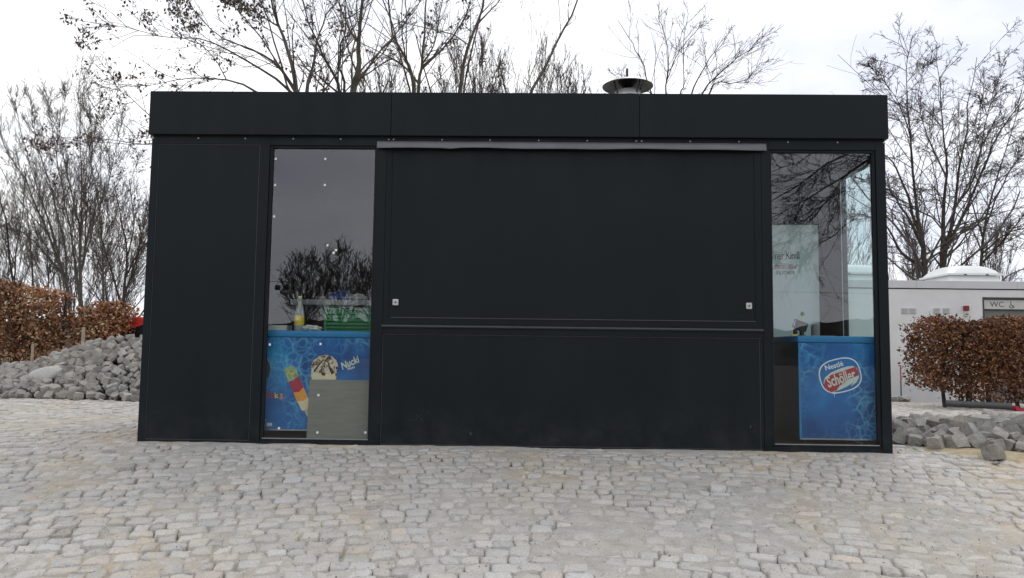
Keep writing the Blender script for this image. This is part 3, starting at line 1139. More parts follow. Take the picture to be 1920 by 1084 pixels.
# bottle
p = at(562, 580, .26)
bo = empty('bottle', (p[0], .26, LIDZ))
MB().lathe([(.036, .001), (.041, .008), (.041, .07), (.039, .155), (.030, .195), (.016, .235), (.0135, .262), (.0155, .266), (.0155, .272), (.013, .274)], 20).build('bottle_body', M['bottle'], bo, True)
MB().lathe([(.0415, .045), (.042, .046), (.0415, .128), (.041, .129)], 20, cap=False).build('bottle_label', M['yellow'], bo, True)
MB().lathe([(.016, .275), (.016, .292), (.014, .294)], 14).build('cap', M['lime'], bo, True)
tag(bo, 'clear bottle with yellow label and lime cap in the left window', 'bottle')

# flat white box, crumpled paper
p = at(522, 613, .30)
wb = MB().box(p[0] - .10, p[0] + .088, .24, .40, LIDZ + .001, LIDZ + .044, .004).build('box', M['paper'])
tag(wb, 'flat white box at the left end of the freezer lid', 'box')


def crumple(name, c, sx, sy, sz, mat, label, cat, seed):
    b = MB()
    r = bmesh.ops.create_icosphere(b.bm, subdivisions=3, radius=1)
    rr = random.Random(seed)
    for v in r['verts']:
        k = 1 + rr.uniform(-.28, .22)
        v.co = Vector((v.co.x * sx * k, v.co.y * sy * k, max(v.co.z * sz * k, -sz * .8)))
    mn = min(v.co.z for v in b.bm.verts)
    for v in b.bm.verts:
        v.co.z -= mn
    o = b.build(name, mat)
    o.location = c
    return tag(o, label, cat)


p = at(582, 613, .28)
crumple('paper_bag', (p[0], .29, LIDZ + .001), .105, .055, .026, M['paper'], 'crumpled pale paper bag between bottle and green crate', 'paper bag', 4)

# shelf rack behind the left freezer
sa, sb = at(544, 566, 1.0), at(697, 566, 1.0)
rk = empty('shelf_rack', ((sa[0] + sb[0]) / 2, 1.15, .03))
zs = sa[2] - .03
MB().box(sa[0] - rk.location.x, .62, -.15, .15, zs - .025, zs + .025, .003).build('shelf_board', M['shelf'], rk)
for sx in (sa[0] - rk.location.x + .06, .58):
    for sy in (-.11, .11):
        MB().box(sx - .015, sx + .015, sy - .015, sy + .015, 0, zs - .0255).build('leg', M['alu'], rk)
tag(rk, 'pale shelf rack standing behind the left freezer', 'shelf')
zt = .03 + zs + .026
p = at(637, 556, 1.1)
crumple('plastic_bag', (p[0], 1.1, zt), .10, .07, .05, M['bluebag'], 'crumpled blue plastic bag on the shelf behind the left window', 'plastic bag', 6)
p = at(670, 553, 1.1)
crumple('paper', (p[0], 1.1, zt), .085, .05, .035, M['paper'], 'crumpled white paper beside the blue bag on the shelf', 'paper', 9)
p = at(605, 557, 1.1)
crumple('tissue', (p[0], 1.1, zt), .028, .028, .022, M['paper'], 'small white tissue on the shelf left of the blue bag', 'tissue', 12)

# tall drinks fridge behind the right window
fr = empty('drinks_fridge', (2.52, 1.3, .03))
MB().box(-.36, .335, -.285, .32, .04, 1.955, .010).build('cabinet', M['fridge'], fr, True)
MB().box(-.355, .33, -.305, -.288, .12, 1.95, .006).build('door', M['fridge'], fr, True)
for sx in (-.3, .28):
    for sy in (-.24, .26):
        MB().lathe([(.02, 0), (.02, .039)], 10, (sx, sy, 0)).build('foot', M['black'], fr)
MB().box(-.345, -.325, -.345, -.306, .85, 1.15, .004).build('handle', M['alu'], fr)
lettering('Berliner Kindl', .100, (-.022, -.3065, 1.655), M['ink_grey'], fr, .02, 0, .62, .0012)
lettering('Jubiläums', .088, (-.012, -.3065, 1.555), M['ink_red'], fr, .05, .45, .78, .0002)
lettering('PILSENER', .050, (.02, -.3065, 1.495), M['ink_grey'], fr, .0, 0, .85, .0004)
tag(fr, 'tall pale drinks fridge with beer lettering behind the right window', 'fridge')

# work lamp, cup and papers on the right freezer
LZ = .918
p = at(1478, 615, .42)
wl_ = empty('work_lamp', (2.47, .50, LZ))
rot = Matrix.Rotation(math.radians(18), 4, 'Y') @ Matrix.Rotation(math.radians(14), 4, 'Z')
MB().box(-.045, .045, -.03, .03, .055, .135, .006, rot).build('housing', M['black'], wl_)
MB().tube([rot @ Vector(v) for v in ((-.046, 0, .135), (-.075, 0, .130), (-.078, 0, .07), (-.046, 0, .06))], .006, 8).build('handle', M['black'], wl_)
MB().tube([rot @ Vector((.0, 0, .135)), rot @ Vector((-.02, 0, .185))], .007, 8).build('arm', M['yellow'], wl_)
MB().lathe([(.006, -.018), (.016, -.010), (.017, .008), (.008, .018)], 14, rot @ Vector((-.022, 0, .2))).build('knob', M['black'], wl_, True)
MB().box(-.05, .06, -.035, .035, .001, .012, .004).box(-.03, -.012, -.03, .03, .0125, .06).box(.025, .045, -.03, .03, .0125, .05).build('base', M['black'], wl_)
tag(wl_, 'small black work lamp with yellow arm on the right freezer', 'lamp')
cp = MB().lathe([(.030, .001), (.034, .005), (.036, .09), (.030, .105), (.012, .110)], 20, (2.64, .55, LZ)).build('cup', M['greycup'], None, True)
tag(cp, 'grey lidded cup beside the work lamp', 'cup')
pa = MB().prism([(2.44, .30), (2.70, .26), (2.73, .44), (2.47, .47)], 'z', LZ + .001, LZ + .004).build('paper_sheets', M['paper'])
tag(pa, 'white paper sheets lying on the right freezer', 'paper')
yl = MB().box(-.03, .03, -.012, .012, 0, .016, .004).build('yellow_clip', M['yellow'])
yl.location = (2.405, .40, LZ + .001)
tag(yl, 'small yellow clip lying left of the work lamp', 'clip')

# ------------------------------------------------------------------ toilet building
wc = empty('toilet_building', (0, 0, 0))
tag(wc, 'low white flat-roofed toilet building with skylight domes behind the right hedge', 'building')
WY = 9.5
zb = -.22
wx0 = 6.15
ztop = 2.25
dx0, dx1 = at(1842, 558, WY)[0], 10.9


def wb_(name, mat, *boxes, bev=.004, par=wc):
    os_ = [MB().box(*bb).build(name, M[mat], par, bevel=bev) for bb in boxes]
    return os_[0]


wb_('wall', 'plaster', (wx0, dx0, WY, WY + 3.0, zb, ztop - .14), (dx0, dx1, WY + .25, WY + 3.0, zb, 1.92), (dx1, 14, WY, WY + 3.0, zb, ztop - .14), (dx0, dx1, WY, WY + 3.0, 1.945, ztop - .14))
xs = [wx0 - .02, 8.0, 10.03, 12.0, 14.02]
for a, b in zip(xs, xs[1:]):
    wb_('coping_panel', 'coping', (a + .002, b - .002, WY - .025, WY + 3.02, ztop - .135, ztop + .02))
wb_('shadow_joint', 'shadow_gap', (wx0, 14, WY - .004, WY + .1, ztop - .155, ztop - .138), bev=0)
wb_('door_frame', 'ink_dark', (dx0, dx0 + .025, WY - .012, WY + .24, zb, 1.945), (dx0 + .026, dx1, WY - .012, WY + .24, 1.905, 1.944), bev=.002)
door = wb_('door', 'doorgrey', (dx0 + .03, dx1, WY + .10, WY + .15, zb, 1.70))
wb_('door_rail', 'steel', (dx0 + .25, dx0 + .27, WY + .05, WY + .095, .75, 1.05), par=door)
sg = wb_('sign', 'signwhite', (dx0 + .03, dx1, WY + .02, WY + .05, 1.705, 1.90))
lettering('WC', .155, (dx0 + .30, WY + .016, 1.80), M['ink_grey'], sg, 0, 0, 1.05, -.0005, align='CENTER')
# wheelchair pictogram
wxp, wzp = dx0 + .585, 1.785
ring = MB()
ring.tube([(wxp + .035 * math.cos(math.radians(t)), WY + .015, wzp - .015 + .035 * math.sin(math.radians(t))) for t in range(140, 400, 20)], .005, 6)
ring.tube([(wxp - .008, WY + .015, wzp + .05), (wxp - .004, WY + .015, wzp + .005), (wxp + .03, WY + .015, wzp + .002), (wxp + .048, WY + .015, wzp - .035), (wxp + .062, WY + .015, wzp - .03)], .006, 6)
ring.lathe([(.0005, -.003), (.010, -.003), (.010, .003), (.0005, .003)], 10, (wxp - .010, WY + .015, wzp + .068), Matrix.Rotation(math.pi / 2, 4, 'X'))
ring.build('wheelchair_symbol', M['ink_dark'], sg)
bxp = dx0 + 1.22
wb_('symbol_plate', 'ink_grey', (bxp - .10, bxp + .10, WY + .014, WY + .019, 1.71, 1.895), bev=0, par=sg)
MB().prism([(bxp - .075, 1.73), (bxp - .055, 1.73), (bxp - .055, 1.80), (bxp - .045, 1.73), (bxp - .03, 1.73), (bxp - .025, 1.82), (bxp + .01, 1.80), (bxp + .01, 1.815), (bxp - .03, 1.86), (bxp - .06, 1.86), (bxp - .08, 1.81)], 'y', WY + .009, WY + .0135).build('person_symbol', M['signwhite'], sg)
MB().prism([(bxp + .0, 1.745), (bxp + .08, 1.745), (bxp + .085, 1.80), (bxp + .06, 1.785), (bxp + .005, 1.765)], 'y', WY + .009, WY + .0135).build('table_symbol', M['signwhite'], sg)
for px, py in ((1696, 583), (1711, 583), (1756, 583), (1774, 583)):
    c = at(px, py, WY)
    vt = wb_('vent', 'coping', (c[0] - .068, c[0] + .068, WY - .008, WY - .001, c[2] - .055, c[2] + .055), bev=0)
    for k in range(4):
        z = c[2] - .042 + k * .028
        MB().box(c[0] - .06, c[0] + .06, WY - .026, WY - .0085, z - .003, z + .011, 0).build('louvre', M['signwhite'], vt)
c = at(1810, 581, WY)
al = wb_('alarm_base', 'signwhite', (c[0] - .035, c[0] + .035, WY - .05, WY - .001, c[2] - .13, c[2] - .025))
MB().box(c[0] - .045, c[0] + .045, WY - .07, WY - .001, c[2] - .02, c[2] + .08, .008).build('red_lamp', M['redlamp'], al)
wb_('sounder', 'ink_dark', (c[0] - .03, c[0] + .03, WY - .055, WY - .051, c[2] - .10, c[2] - .08), par=al)


def skylight(x0, x1):
    b = MB()
    y0, y1 = WY + .35, WY + 1.55
    z0 = ztop + .02
    r1 = [(x0, y0), (x1, y0), (x1, y1), (x0, y1)]
    ins = .10
    r2 = [(x0 + ins, y0 + ins), (x1 - ins, y0 + ins), (x1 - ins, y1 - ins), (x0 + ins, y1 - ins)]
    va = [b.bm.verts.new((x, y, z0 + .001)) for x, y in r1]
    vb = [b.bm.verts.new((x, y, z0 + .16)) for x, y in r2]
    b.bm.faces.new(va[::-1])
    b.bm.faces.new(vb)
    for i in range(4):
        j = (i + 1) % 4
        b.bm.faces.new((va[i], va[j], vb[j], vb[i]))
    base = b.build('skylight_kerb', M['dome'], wc, bevel=.006)
    d = MB()
    n = 12
    g = {}
    for i in range(n + 1):
        for j in range(n + 1):
            u, v = i / n, j / n
            e = min(1, (1 - (2 * u - 1) ** 4) * (1 - (2 * v - 1) ** 4))
            x = x0 + .02 + (x1 - x0 - .04) * u
            y = y0 + .02 + (y1 - y0 - .04) * v
            g[i, j] = d.bm.verts.new((x, y, z0 + .20 + .20 * e ** .75))
    for i in range(n):
        for j in range(n):
            d.bm.faces.new((g[i, j], g[i + 1, j], g[i + 1, j + 1], g[i, j + 1]))
    d.build('dome', M['dome'], base, True)
    MB().box(x0 + .0, x1 - .0, y0 + .0, y1, z0 + .162, z0 + .196, .006).build('dome_rim', M['dome'], base)
    for hx in (x0 + .35, x1 - .35):
        MB().box(hx - .03, hx + .03, y0 - .012, y0 - .001, z0 + .155, z0 + .18).build('clip', M['ink_grey'], base)


skylight(8.85, 10.0)
skylight(6.45, 7.65)


# ------------------------------------------------------------------ loose setts in heaps
def sett_pool(n, seed):
    pool = []
    rr = random.Random(seed)
    for k in range(n):
        bm = bmesh.new()
        bmesh.ops.create_cube(bm, size=1)
        bmesh.ops.subdivide_edges(bm, edges=bm.edges, cuts=1, use_grid_fill=True)
        cs = {}
        ax = (rr.uniform(.85, 1.15), rr.uniform(.85, 1.2), rr.uniform(.75, 1.05))
        tp = rr.uniform(.8, 1.0)
        for v in bm.verts:
            sg_ = [abs(c) > .1 for c in v.co]
            k_ = {3: .90, 2: .985, 1: 1.04, 0: 1}[sum(sg_)]
            t = tp if v.co.z < 0 else 1
            v.co = Vector((v.co.x * ax[0] * k_ * t + rr.uniform(-.055, .055), v.co.y * ax[1] * k_ * t + rr.uniform(-.055, .055), v.co.z * ax[2] * k_ + rr.uniform(-.05, .05)))
        me = bpy.data.meshes.new('loose_sett')
        bm.to_mesh(me)
        bm.free()
        a = me.color_attributes.new('tint', 'FLOAT_COLOR', 'POINT')
        g = rr.uniform(.74, 1.22)
        w = rr.uniform(-.02, .05)
        a.data.foreach_set('color', np.tile([g * (1 + w), g, g * (1 - w), 1], len(me.vertices)).astype(np.float32))
        me.materials.append(M['loose'])
        pool.append(me)
    return pool


POOL = sett_pool(26, 5)
pool_v = [np.array([v.co[:] for v in me.vertices]) for me in POOL]
pool_f = [np.array([p.vertices[:] for p in me.polygons]) for me in POOL]


def rot_rand(flatness):
    e = (random.gauss(0, flatness), random.gauss(0, flatness), random.uniform(0, 6.28))
    return Matrix.Rotation(e[2], 4, 'Z') @ Matrix.Rotation(e[0], 4, 'X') @ Matrix.Rotation(e[1], 4, 'Y')


def heap(hf, x0, x1, y0, y1, step, size, n_obj, label, group, key):
    """stones spread over the surface of the heap, the best seen of them each an object"""
    pts = []
    tries = 0
    cell = {}
    while tries < 30000:
        tries += 1
        x, y = random.uniform(x0, x1), random.uniform(y0, y1)
        h = hf(x, y)
        if h < .03:
            continue
        g0 = float(H(x, y))
        z = g0 + h - size * .30 + random.uniform(-.03, .035)
        z = max(z, g0 + size * .36)
        ok = True
        ci = (int(x / step), int(y / step))
        for i in (-1, 0, 1):
            for j in (-1, 0, 1):
                for q_ in cell.get((ci[0] + i, ci[1] + j), ()):
                    if (q_[0] - x) ** 2 + (q_[1] - y) ** 2 + (q_[2] - z) ** 2 < step * step:
                        ok = False
        if ok:
            cell.setdefault(ci, []).append((x, y, z))
            pts.append((x, y, z))
    pts.sort(key=key)
    vs, fs, ts, off = [], [], [], 0
    for i, (x, y, z) in enumerate(pts):
        k = random.randrange(len(POOL))
        s = size * random.uniform(.66, 1.25)
        Mx = Matrix.Translation((x, y, z)) @ rot_rand(.55) @ Matrix.Scale(s, 4)
        if i < n_obj:
            o = bpy.data.objects.new('loose_sett', POOL[k])
            link(o)
            o.matrix_world = Mx
            tag(o, label, 'paving stone', group)
        else:
            A = np.array(Mx)
            vs.append(pool_v[k] @ A[:3, :3].T + A[:3, 3])
            fs.append(pool_f[k] + off)
            g = random.uniform(.74, 1.22)
            ts.append(np.full(len(pool_v[k]), g))
            off += len(pool_v[k])
    return pts, vs, fs, ts


ridge_x = [-9.4, -8.6, -7.6, -6.95, -6.4, -5.95, -5.5, -5.0, -4.4, -3.9, -3.5]
ridge_z = [.0, .26, .42, .56, .76, .87, .91, .86, .62, .3, 0]


def heap_left(x, y):
    w = 1.08 if y < 4.95 else 1.2
    t = 1 - abs(y - 4.95) / w
    return float(np.interp(x, ridge_x, ridge_z)) * max(0, t) ** .85 if t > 0 else 0


def in_view(p):
    d = p[1] - CAM[1]
    px = 960 + FOC * (p[0] - CAM[0]) / d
    return px


pl, vs, fs, ts = heap(heap_left, -9.4, -3.5, 3.8, 6.2, .090, .118, 240, 'loose grey granite paving stone in the big heap left of the kiosk', 'paving stones in the left heap',
                      lambda p: (not (-60 < in_view(p) < 275), p[1] > 5.0, p[1]))
ob = mesh_np('loose_sett_rest', np.concatenate(vs), np.concatenate(fs), M['loose'], None, False, np.concatenate(ts))
tag(ob, 'further grey paving stones filling the back of the left heap', 'paving stones', kind='stuff')


def heap_right(x, y):
    a = ((x - 4.6) / 1.45) ** 2 + ((y - .60 + .42 * (x - 4.4)) / .90) ** 2
    return .225 * max(0, 1 - a) ** .75 if a < 1 else 0


pr, vs, fs, ts = heap(heap_right, 3.1, 6.0, -.9, 2.3, .100, .128, 60, 'loose grey granite paving stone in the low heap right of the kiosk', 'paving stones in the right heap',
                      lambda p: (in_view(p) > 1960, (p[0] - CAM[0]) ** 2 + (p[1] - CAM[1]) ** 2))
if vs:
    ob = mesh_np('loose_sett_rest', np.concatenate(vs), np.concatenate(fs), M['loose'], None, False, np.concatenate(ts))
    tag(ob, 'further grey paving stones filling the back of the right heap', 'paving stones', kind='stuff')
# extra single stones at the foot of the right heap
for i, (px, py, yy, s) in enumerate(((1862, 850, -.15, .12), (1716, 832, .45, .11), (1755, 840, .25, .12))):
    p = at(px, py, yy)
    o = bpy.data.objects.new('loose_sett', POOL[(i * 5) % len(POOL)])
    link(o)
    o.matrix_world = Matrix.Translation((p[0], yy, float(H(p[0], yy)) + s * .38)) @ rot_rand(.2) @ Matrix.Scale(s, 4)
    tag(o, 'loose grey granite paving stone in the low heap right of the kiosk', 'paving stone', 'paving stones in the right heap')


def mound(name, hf, x0, x1, y0, y1, k, dz, mat, label, nx=70, ny=50):
    X, Yg = np.meshgrid(np.linspace(x0, x1, nx), np.linspace(y0, y1, ny), indexing='ij')
    Z = np.array([[hf(a, b) for a, b in zip(ra, rb)] for ra, rb in zip(X, Yg)])
    Z = Z * k + dz + H(X, Yg) + (fbm(X, Yg, 5, 4, 4) - .5) * .07 * np.clip(Z * 8, 0, 1)
    I = np.arange(nx * ny).reshape(nx, ny)
    q_ = np.stack([I[:-1, :-1], I[1:, :-1], I[1:, 1:], I[:-1, 1:]], -1).reshape(-1, 4)
    o = mesh_np(name, np.stack([X, Yg, Z], -1), q_, mat, None, True)
    tag(o, kind='structure')
    return o


M['rubble'] = plain('grey_rubble_dust', (.12, .113, .10), .95, 0, .35, 22, .5, 'Object')
mound('rubble_bed', heap_left, -9.5, -3.4, 3.7, 6.3, .74, -.15, M['rubble'], '')
mound('rubble_bed', heap_right, 3.1, 6.1, -1.0, 2.4, .7, -.09, M['rubble'], '')


def sandspill(x, y):
    a = ((x - 3.95) / .95) ** 2 + ((y - .05 + .55 * (x - 3.8)) / .42) ** 2
    return .045 * max(0, 1 - a * 1.5)


M['yellowsand'] = plain('yellow_building_sand', (.36, .295, .19), .95, 0, .25, 18, .4)
mound('sand_spill', sandspill, 3.06, 4.95, -1.0, 1.0, 1, -.014, M['yellowsand'], '', 60, 50)

# chips and fines round the feet of both heaps
for hf_, bx0, bx1, by0, by1, cnt in ((heap_left, -9.2, -3.7, 3.7, 5.2, 1500), (heap_right, 3.1, 5.9, -.9, 1.9, 700)):
    cp_ = []
    for _ in range(cnt * 6):
        x_, y_ = random.uniform(bx0, bx1), random.uniform(by0, by1)
        h_ = hf_(x_, y_)
        if h_ <= 0 and random.random() > .03:
            continue
        if h_ > .25 and random.random() > .45:
            continue
        cp_.append((x_, y_, float(H(x_, y_)) + max(.0, h_ * .8 - .02) + .01, random.uniform(.008, .034)))
        if len(cp_) >= cnt:
            break
    cp_ = np.array(cp_)
    jt = 1 + (rng.random((len(cp_), 6, 3)) - .5) * .9
    V = cp_[:, None, :3] + oct_v[None] * jt * cp_[:, 3][:, None, None] + (rng.random((len(cp_), 6, 3)) - .5) * cp_[:, 3][:, None, None] * .7
    o = mesh_np('stone_chips', V, (oct_f[None] + (np.arange(len(cp_)) * 6)[:, None, None]).reshape(-1, 3), M['loose'], None, False, np.repeat(rng.uniform(.7, 1.35, len(cp_)), 6))
    tag(o, 'small grey stone chips scattered round the foot of the heap', 'stone chips', kind='stuff')

# big pale boulder / slab lying on the left heap
b = MB()
r = bmesh.ops.create_icosphere(b.bm, subdivisions=3, radius=1)
rr = random.Random(3)
for v in r['verts']:
    n_ = 1 + .10 * math.sin(v.co.x * 4 + 1) * math.cos(v.co.z * 5) + rr.uniform(-.03, .03)
    v.co = Vector((v.co.x * .26 * n_, v.co.y * .17 * n_, v.co.z * .085 * n_ * (1.25 if v.co.z > 0 else 1)))
o = b.build('boulder', M['pale_stone'], None, True)
p = at(89, 703, 4.28)
o.location = (p[0], 4.28, p[2])
o.rotation_euler = (math.radians(24), math.radians(-12), math.radians(6))
tag(o, 'large pale smooth boulder lying on the left stone heap', 'boulder')

# pale rubble by the toilet building
for i, (px, py, s, lab) in enumerate(((1679, 748, .13, 'pale rubble stone half hidden behind the kiosk corner'), (1690, 752, .11, 'smallest pale rubble stone at the foot of the toilet wall'),
                                      (1699, 748, .15, 'pale rubble stone beside the red rod at the toilet wall'))):
    p = at(px, py, 8.6)
    o = bpy.data.objects.new('rubble_stone', POOL[3 + i * 4].copy())
    o.data.materials.clear()
    o.data.materials.append(M['pale_stone'])
    link(o)
    o.matrix_world = Matrix.Translation((p[0], 8.6, float(H(p[0], 8.6)) + s * .3)) @ rot_rand(.4) @ Matrix.Scale(s, 4)
    tag(o, lab, 'stone')


# ------------------------------------------------------------------ bare trees
def tube_mesh(P, R, S):
    """P (N,K,3) R (N,K) -> verts, quads"""
    Nn, K = R.shape
    T = np.gradient(P, axis=1)
    T /= np.linalg.norm(T, axis=-1, keepdims=True) + 1e-9
    ref = np.where(np.abs(T[:, :1, 2:3]) < .8, np.array([[[0, 0, 1.]]]), np.array([[[1., 0, 0]]]))
    U = np.cross(T, np.broadcast_to(ref, T.shape))
    U /= np.linalg.norm(U, axis=-1, keepdims=True) + 1e-9
    Vv = np.cross(T, U)
    a = np.arange(S) * 2 * np.pi / S
    ring = U[:, :, None, :] * np.cos(a)[None, None, :, None] + Vv[:, :, None, :] * np.sin(a)[None, None, :, None]
    Vt = P[:, :, None, :] + ring * R[:, :, None, None]
    i = np.arange(Nn)[:, None, None] * K * S
    k = np.arange(K - 1)[None, :, None] * S
    s = np.arange(S)[None, None, :]
    s2 = (s + 1) % S
    Q = np.stack([i + k + s, i + k + s2, i + k + S + s2, i + k + S + s], -1).reshape(-1, 4)
    return Vt.reshape(-1, 3), Q


def resample(pts, K):
    pts = np.asarray(pts, float)
    # Catmull-Rom through the points
    ext = np.concatenate([[2 * pts[0] - pts[1]], pts, [2 * pts[-1] - pts[-2]]])
    out = []
    n = len(pts) - 1
    for t in np.linspace(0, n - 1e-6, K):
        i = int(t)
        u = t - i
        p0, p1, p2, p3 = ext[i], ext[i + 1], ext[i + 2], ext[i + 3]
        out.append(.5 * ((2 * p1) + (-p0 + p2) * u + (2 * p0 - 5 * p1 + 4 * p2 - p3) * u * u + (-p0 + 3 * p1 - 3 * p2 + p3) * u ** 3))
    return np.array(out)


def unit(v):
    return v / (np.linalg.norm(v, axis=-1, keepdims=True) + 1e-9)


def spawn(P, R, per, ang, lr, K, wig, up, tmin, rfac, rmin, g, lenjit=.4, absl=None):
    """children of the branches P: per child count for each branch"""
    Nn, Kp = R.shape
    L = np.linalg.norm(np.diff(P, axis=1), axis=-1).sum(1)
    cnt = np.maximum(1, g.poisson(per * np.ones(Nn)))
    pid = np.repeat(np.arange(Nn), cnt)
    n = len(pid)
    t = tmin + (1 - tmin) * g.random(n) ** .85
    f = t * (Kp - 1)
    i = np.minimum(f.astype(int), Kp - 2)
    u = (f - i)[:, None]
    p0 = P[pid, i] * (1 - u) + P[pid, i + 1] * u
    d0 = unit(P[pid, i + 1] - P[pid, i])
    rp = R[pid, i] * (1 - u[:, 0]) + R[pid, i + 1] * u[:, 0]
    rnd = unit(g.normal(size=(n, 3)))
    side = unit(rnd - d0 * (rnd * d0).sum(-1, keepdims=True))
    a = np.radians(g.normal(ang, ang * .25, n))[:, None]
    d = d0 * np.cos(a) + side * np.sin(a)
    ln = (L[pid] if absl is None else absl) * lr * (1 - .55 * t) * (1 + lenjit * (g.random(n) * 2 - 1))
    pts = [p0]
    cur = d
    for k in range(K - 1):
        cur = unit(cur + g.normal(size=(n, 3)) * wig + np.array([0, 0, up]))
        pts.append(pts[-1] + cur * (ln / (K - 1))[:, None])
    Pc = np.stack(pts, 1)
    r0 = np.maximum(rp * rfac, rmin)
    Rc = r0[:, None] * np.linspace(1, .45, K)[None]
    Rc = np.maximum(Rc, rmin * .7)
    return Pc, Rc


def leaf_quads(P, size, g, per=6, hang=.6):
    """clusters of narrow hanging leaves near branch ends"""
    Nn = len(P)
    tip = np.repeat(P[:, -1], per, 0) + g.normal(size=(Nn * per, 3)) * size * .75
    d = unit(g.normal(size=(Nn * per, 3)) * .8 + np.array([0, 0, -hang]))
    w = unit(np.cross(d, g.normal(size=(Nn * per, 3))))
    nrm = np.cross(d, w)
    s = size * (.6 + .8 * g.random((Nn * per, 1)))
    a = tip
    b_ = tip + d * s * .5 + w * s * .26 + nrm * s * .08
    c = tip + d * s
    e = tip + d * s * .5 - w * s * .26 + nrm * s * .08
    V = np.stack([a, b_, c, e], 1).reshape(-1, 3)
    Q = np.arange(len(V)).reshape(-1, 4)
    return V, Q, np.repeat(g.random(Nn * per), 4)


def tree(name, label, cat, limbs, levels, seed, bark='bark_grey', twig='twig', leaves=None, group=None, trunk_k=14, zig=.03):
    """limbs: list of (points, r0, r1) real limbs; levels: spawn settings, coarse to fine"""
    g = np.random.default_rng(seed)
    base = np.array(limbs[0][0][0])
    root = empty(name, tuple(base))
    P = np.stack([resample(l[0], trunk_k) for l in limbs])
    seglen = np.linalg.norm(P[:, 1] - P[:, 0], axis=-1)[:, None, None]
    w = g.normal(size=P.shape) * zig * seglen
    w[:, 0] = 0
    P = P + w
    R = np.stack([np.geomspace(l[1], l[2], trunk_k) * np.linspace(1, .45, trunk_k) for l in limbs])
    # let every side limb grow out of the limb it is nearest to
    for i in range(1, len(P)):
        z0 = float(H(P[i, 0, 0], P[i, 0, 1]))
        if P[i, 0, 2] < z0 + .15:
            continue
        fine = np.concatenate([np.stack([np.interp(np.linspace(0, trunk_k - 1, 60), np.arange(trunk_k), P[k, :, c]) for c in range(3)], -1) for k in range(i)])
        rfine = np.concatenate([np.interp(np.linspace(0, trunk_k - 1, 60), np.arange(trunk_k), R[k]) for k in range(i)])
        d = np.linalg.norm(fine - P[i, 0], axis=1)
        j = int(d.argmin())
        if d[j] < 2.5:
            P[i] += (fine[j] - P[i, 0]) * np.linspace(1, 0, trunk_k)[:, None] ** 1.5
            cap = .82 * rfine[j]
            if R[i, 0] > cap:
                R[i] = np.minimum(R[i], np.geomspace(cap, max(R[i, -1] * .9, cap * .12), trunk_k))
    V, Q = tube_mesh(P - base, R, 8)
    mesh_np('trunk', V, Q, M[bark], root, True)
    Vs, Qs, off = [], [], 0
    curP, curR = P, R
    lastP = P
    for k, lv in enumerate(levels):
        Pc, Rc = spawn(curP, curR, g=g, **{a: b for a, b in lv.items() if a != 'both'})
        V, Q = tube_mesh(Pc - base, Rc, 4 if k == 0 else 3)
        Vs.append(V)
        Qs.append(Q + off)
        off += len(V)
        lastP = Pc
        if lv.get('both'):     # fine twigs also come straight off the earlier order
            Kc = Pc.shape[1]
            ip = np.stack([resample(p_, Kc) for p_ in curP]) if curP.shape[1] != Kc else curP
            ir = np.stack([np.interp(np.linspace(0, 1, Kc), np.linspace(0, 1, curR.shape[1]), r_) for r_ in curR])
            curP, curR = np.concatenate([Pc, ip]), np.concatenate([Rc, ir])
        else:
            curP, curR = Pc, Rc
    mesh_np('crown', np.concatenate(Vs), np.concatenate(Qs), M[twig], root)
    if leaves:
        sel = g.random(len(lastP)) < leaves['frac']
        if leaves.get('where') is not None:
            sel &= leaves['where'](lastP[:, -1], g)
        if sel.sum():
            V, Q, t = leaf_quads(lastP[sel], leaves['size'], g, leaves.get('per', 6), leaves.get('hang', .8))
            o = mesh_np('dry_leaves', V - base, Q, M[leaves.get('mat', 'keys')], root, False, t)
            tag(o, kind='stuff')
    tag(root, label, cat, group)
    return root


def LB(pts, yy, w0, w1, spread=.0, seed=0, mirror=False, root_z=None):
    """limb through picture points at depth yy; widths in pixels"""
    rr = random.Random(seed)
    out = []
    dyy = rr.uniform(-spread, spread)
    n = len(pts)
    for i, (x, y) in enumerate(pts):
        Y_ = yy + dyy * (i / max(1, n - 1))
        p = at(x, y, Y_)
        if mirror:
            p = np.array([p[0], -Y_, p[2]])
        out.append(p)
    if root_z is not None:
        p = out[0].copy()
        p[2] = float(H(p[0], p[1])) - .1 if root_z == 'ground' else root_z
        if p[2] < out[0][2] - .1:
            out.insert(0, p)
    sc = (abs(yy) - CAM[1]) / FOC / 2
    return (np.array(out), w0 * sc, w1 * sc)


def lev(per, ang, lr, K, wig, up, tmin, rfac, rmin, **k):
    return dict(per=per, ang=ang, lr=lr, K=K, wig=wig, up=up, tmin=tmin, rfac=rfac, rmin=rmin, **k)


def twiggy(n, ang, up, l1=.30, rm=.0035, wig=.13, t0=.12, l2=.36, l3=.42):
    return [lev(n[0], ang, l1, 7, wig, up, t0, .34, rm * 1.8, both=True), lev(n[1], ang, l2, 6, wig * 1.1, up * .8, .15, .5, rm * 1.25),
            lev(n[2], ang, l3, 4, wig * 1.2, up * .5, .1, .6, rm)]


G = 'ground'
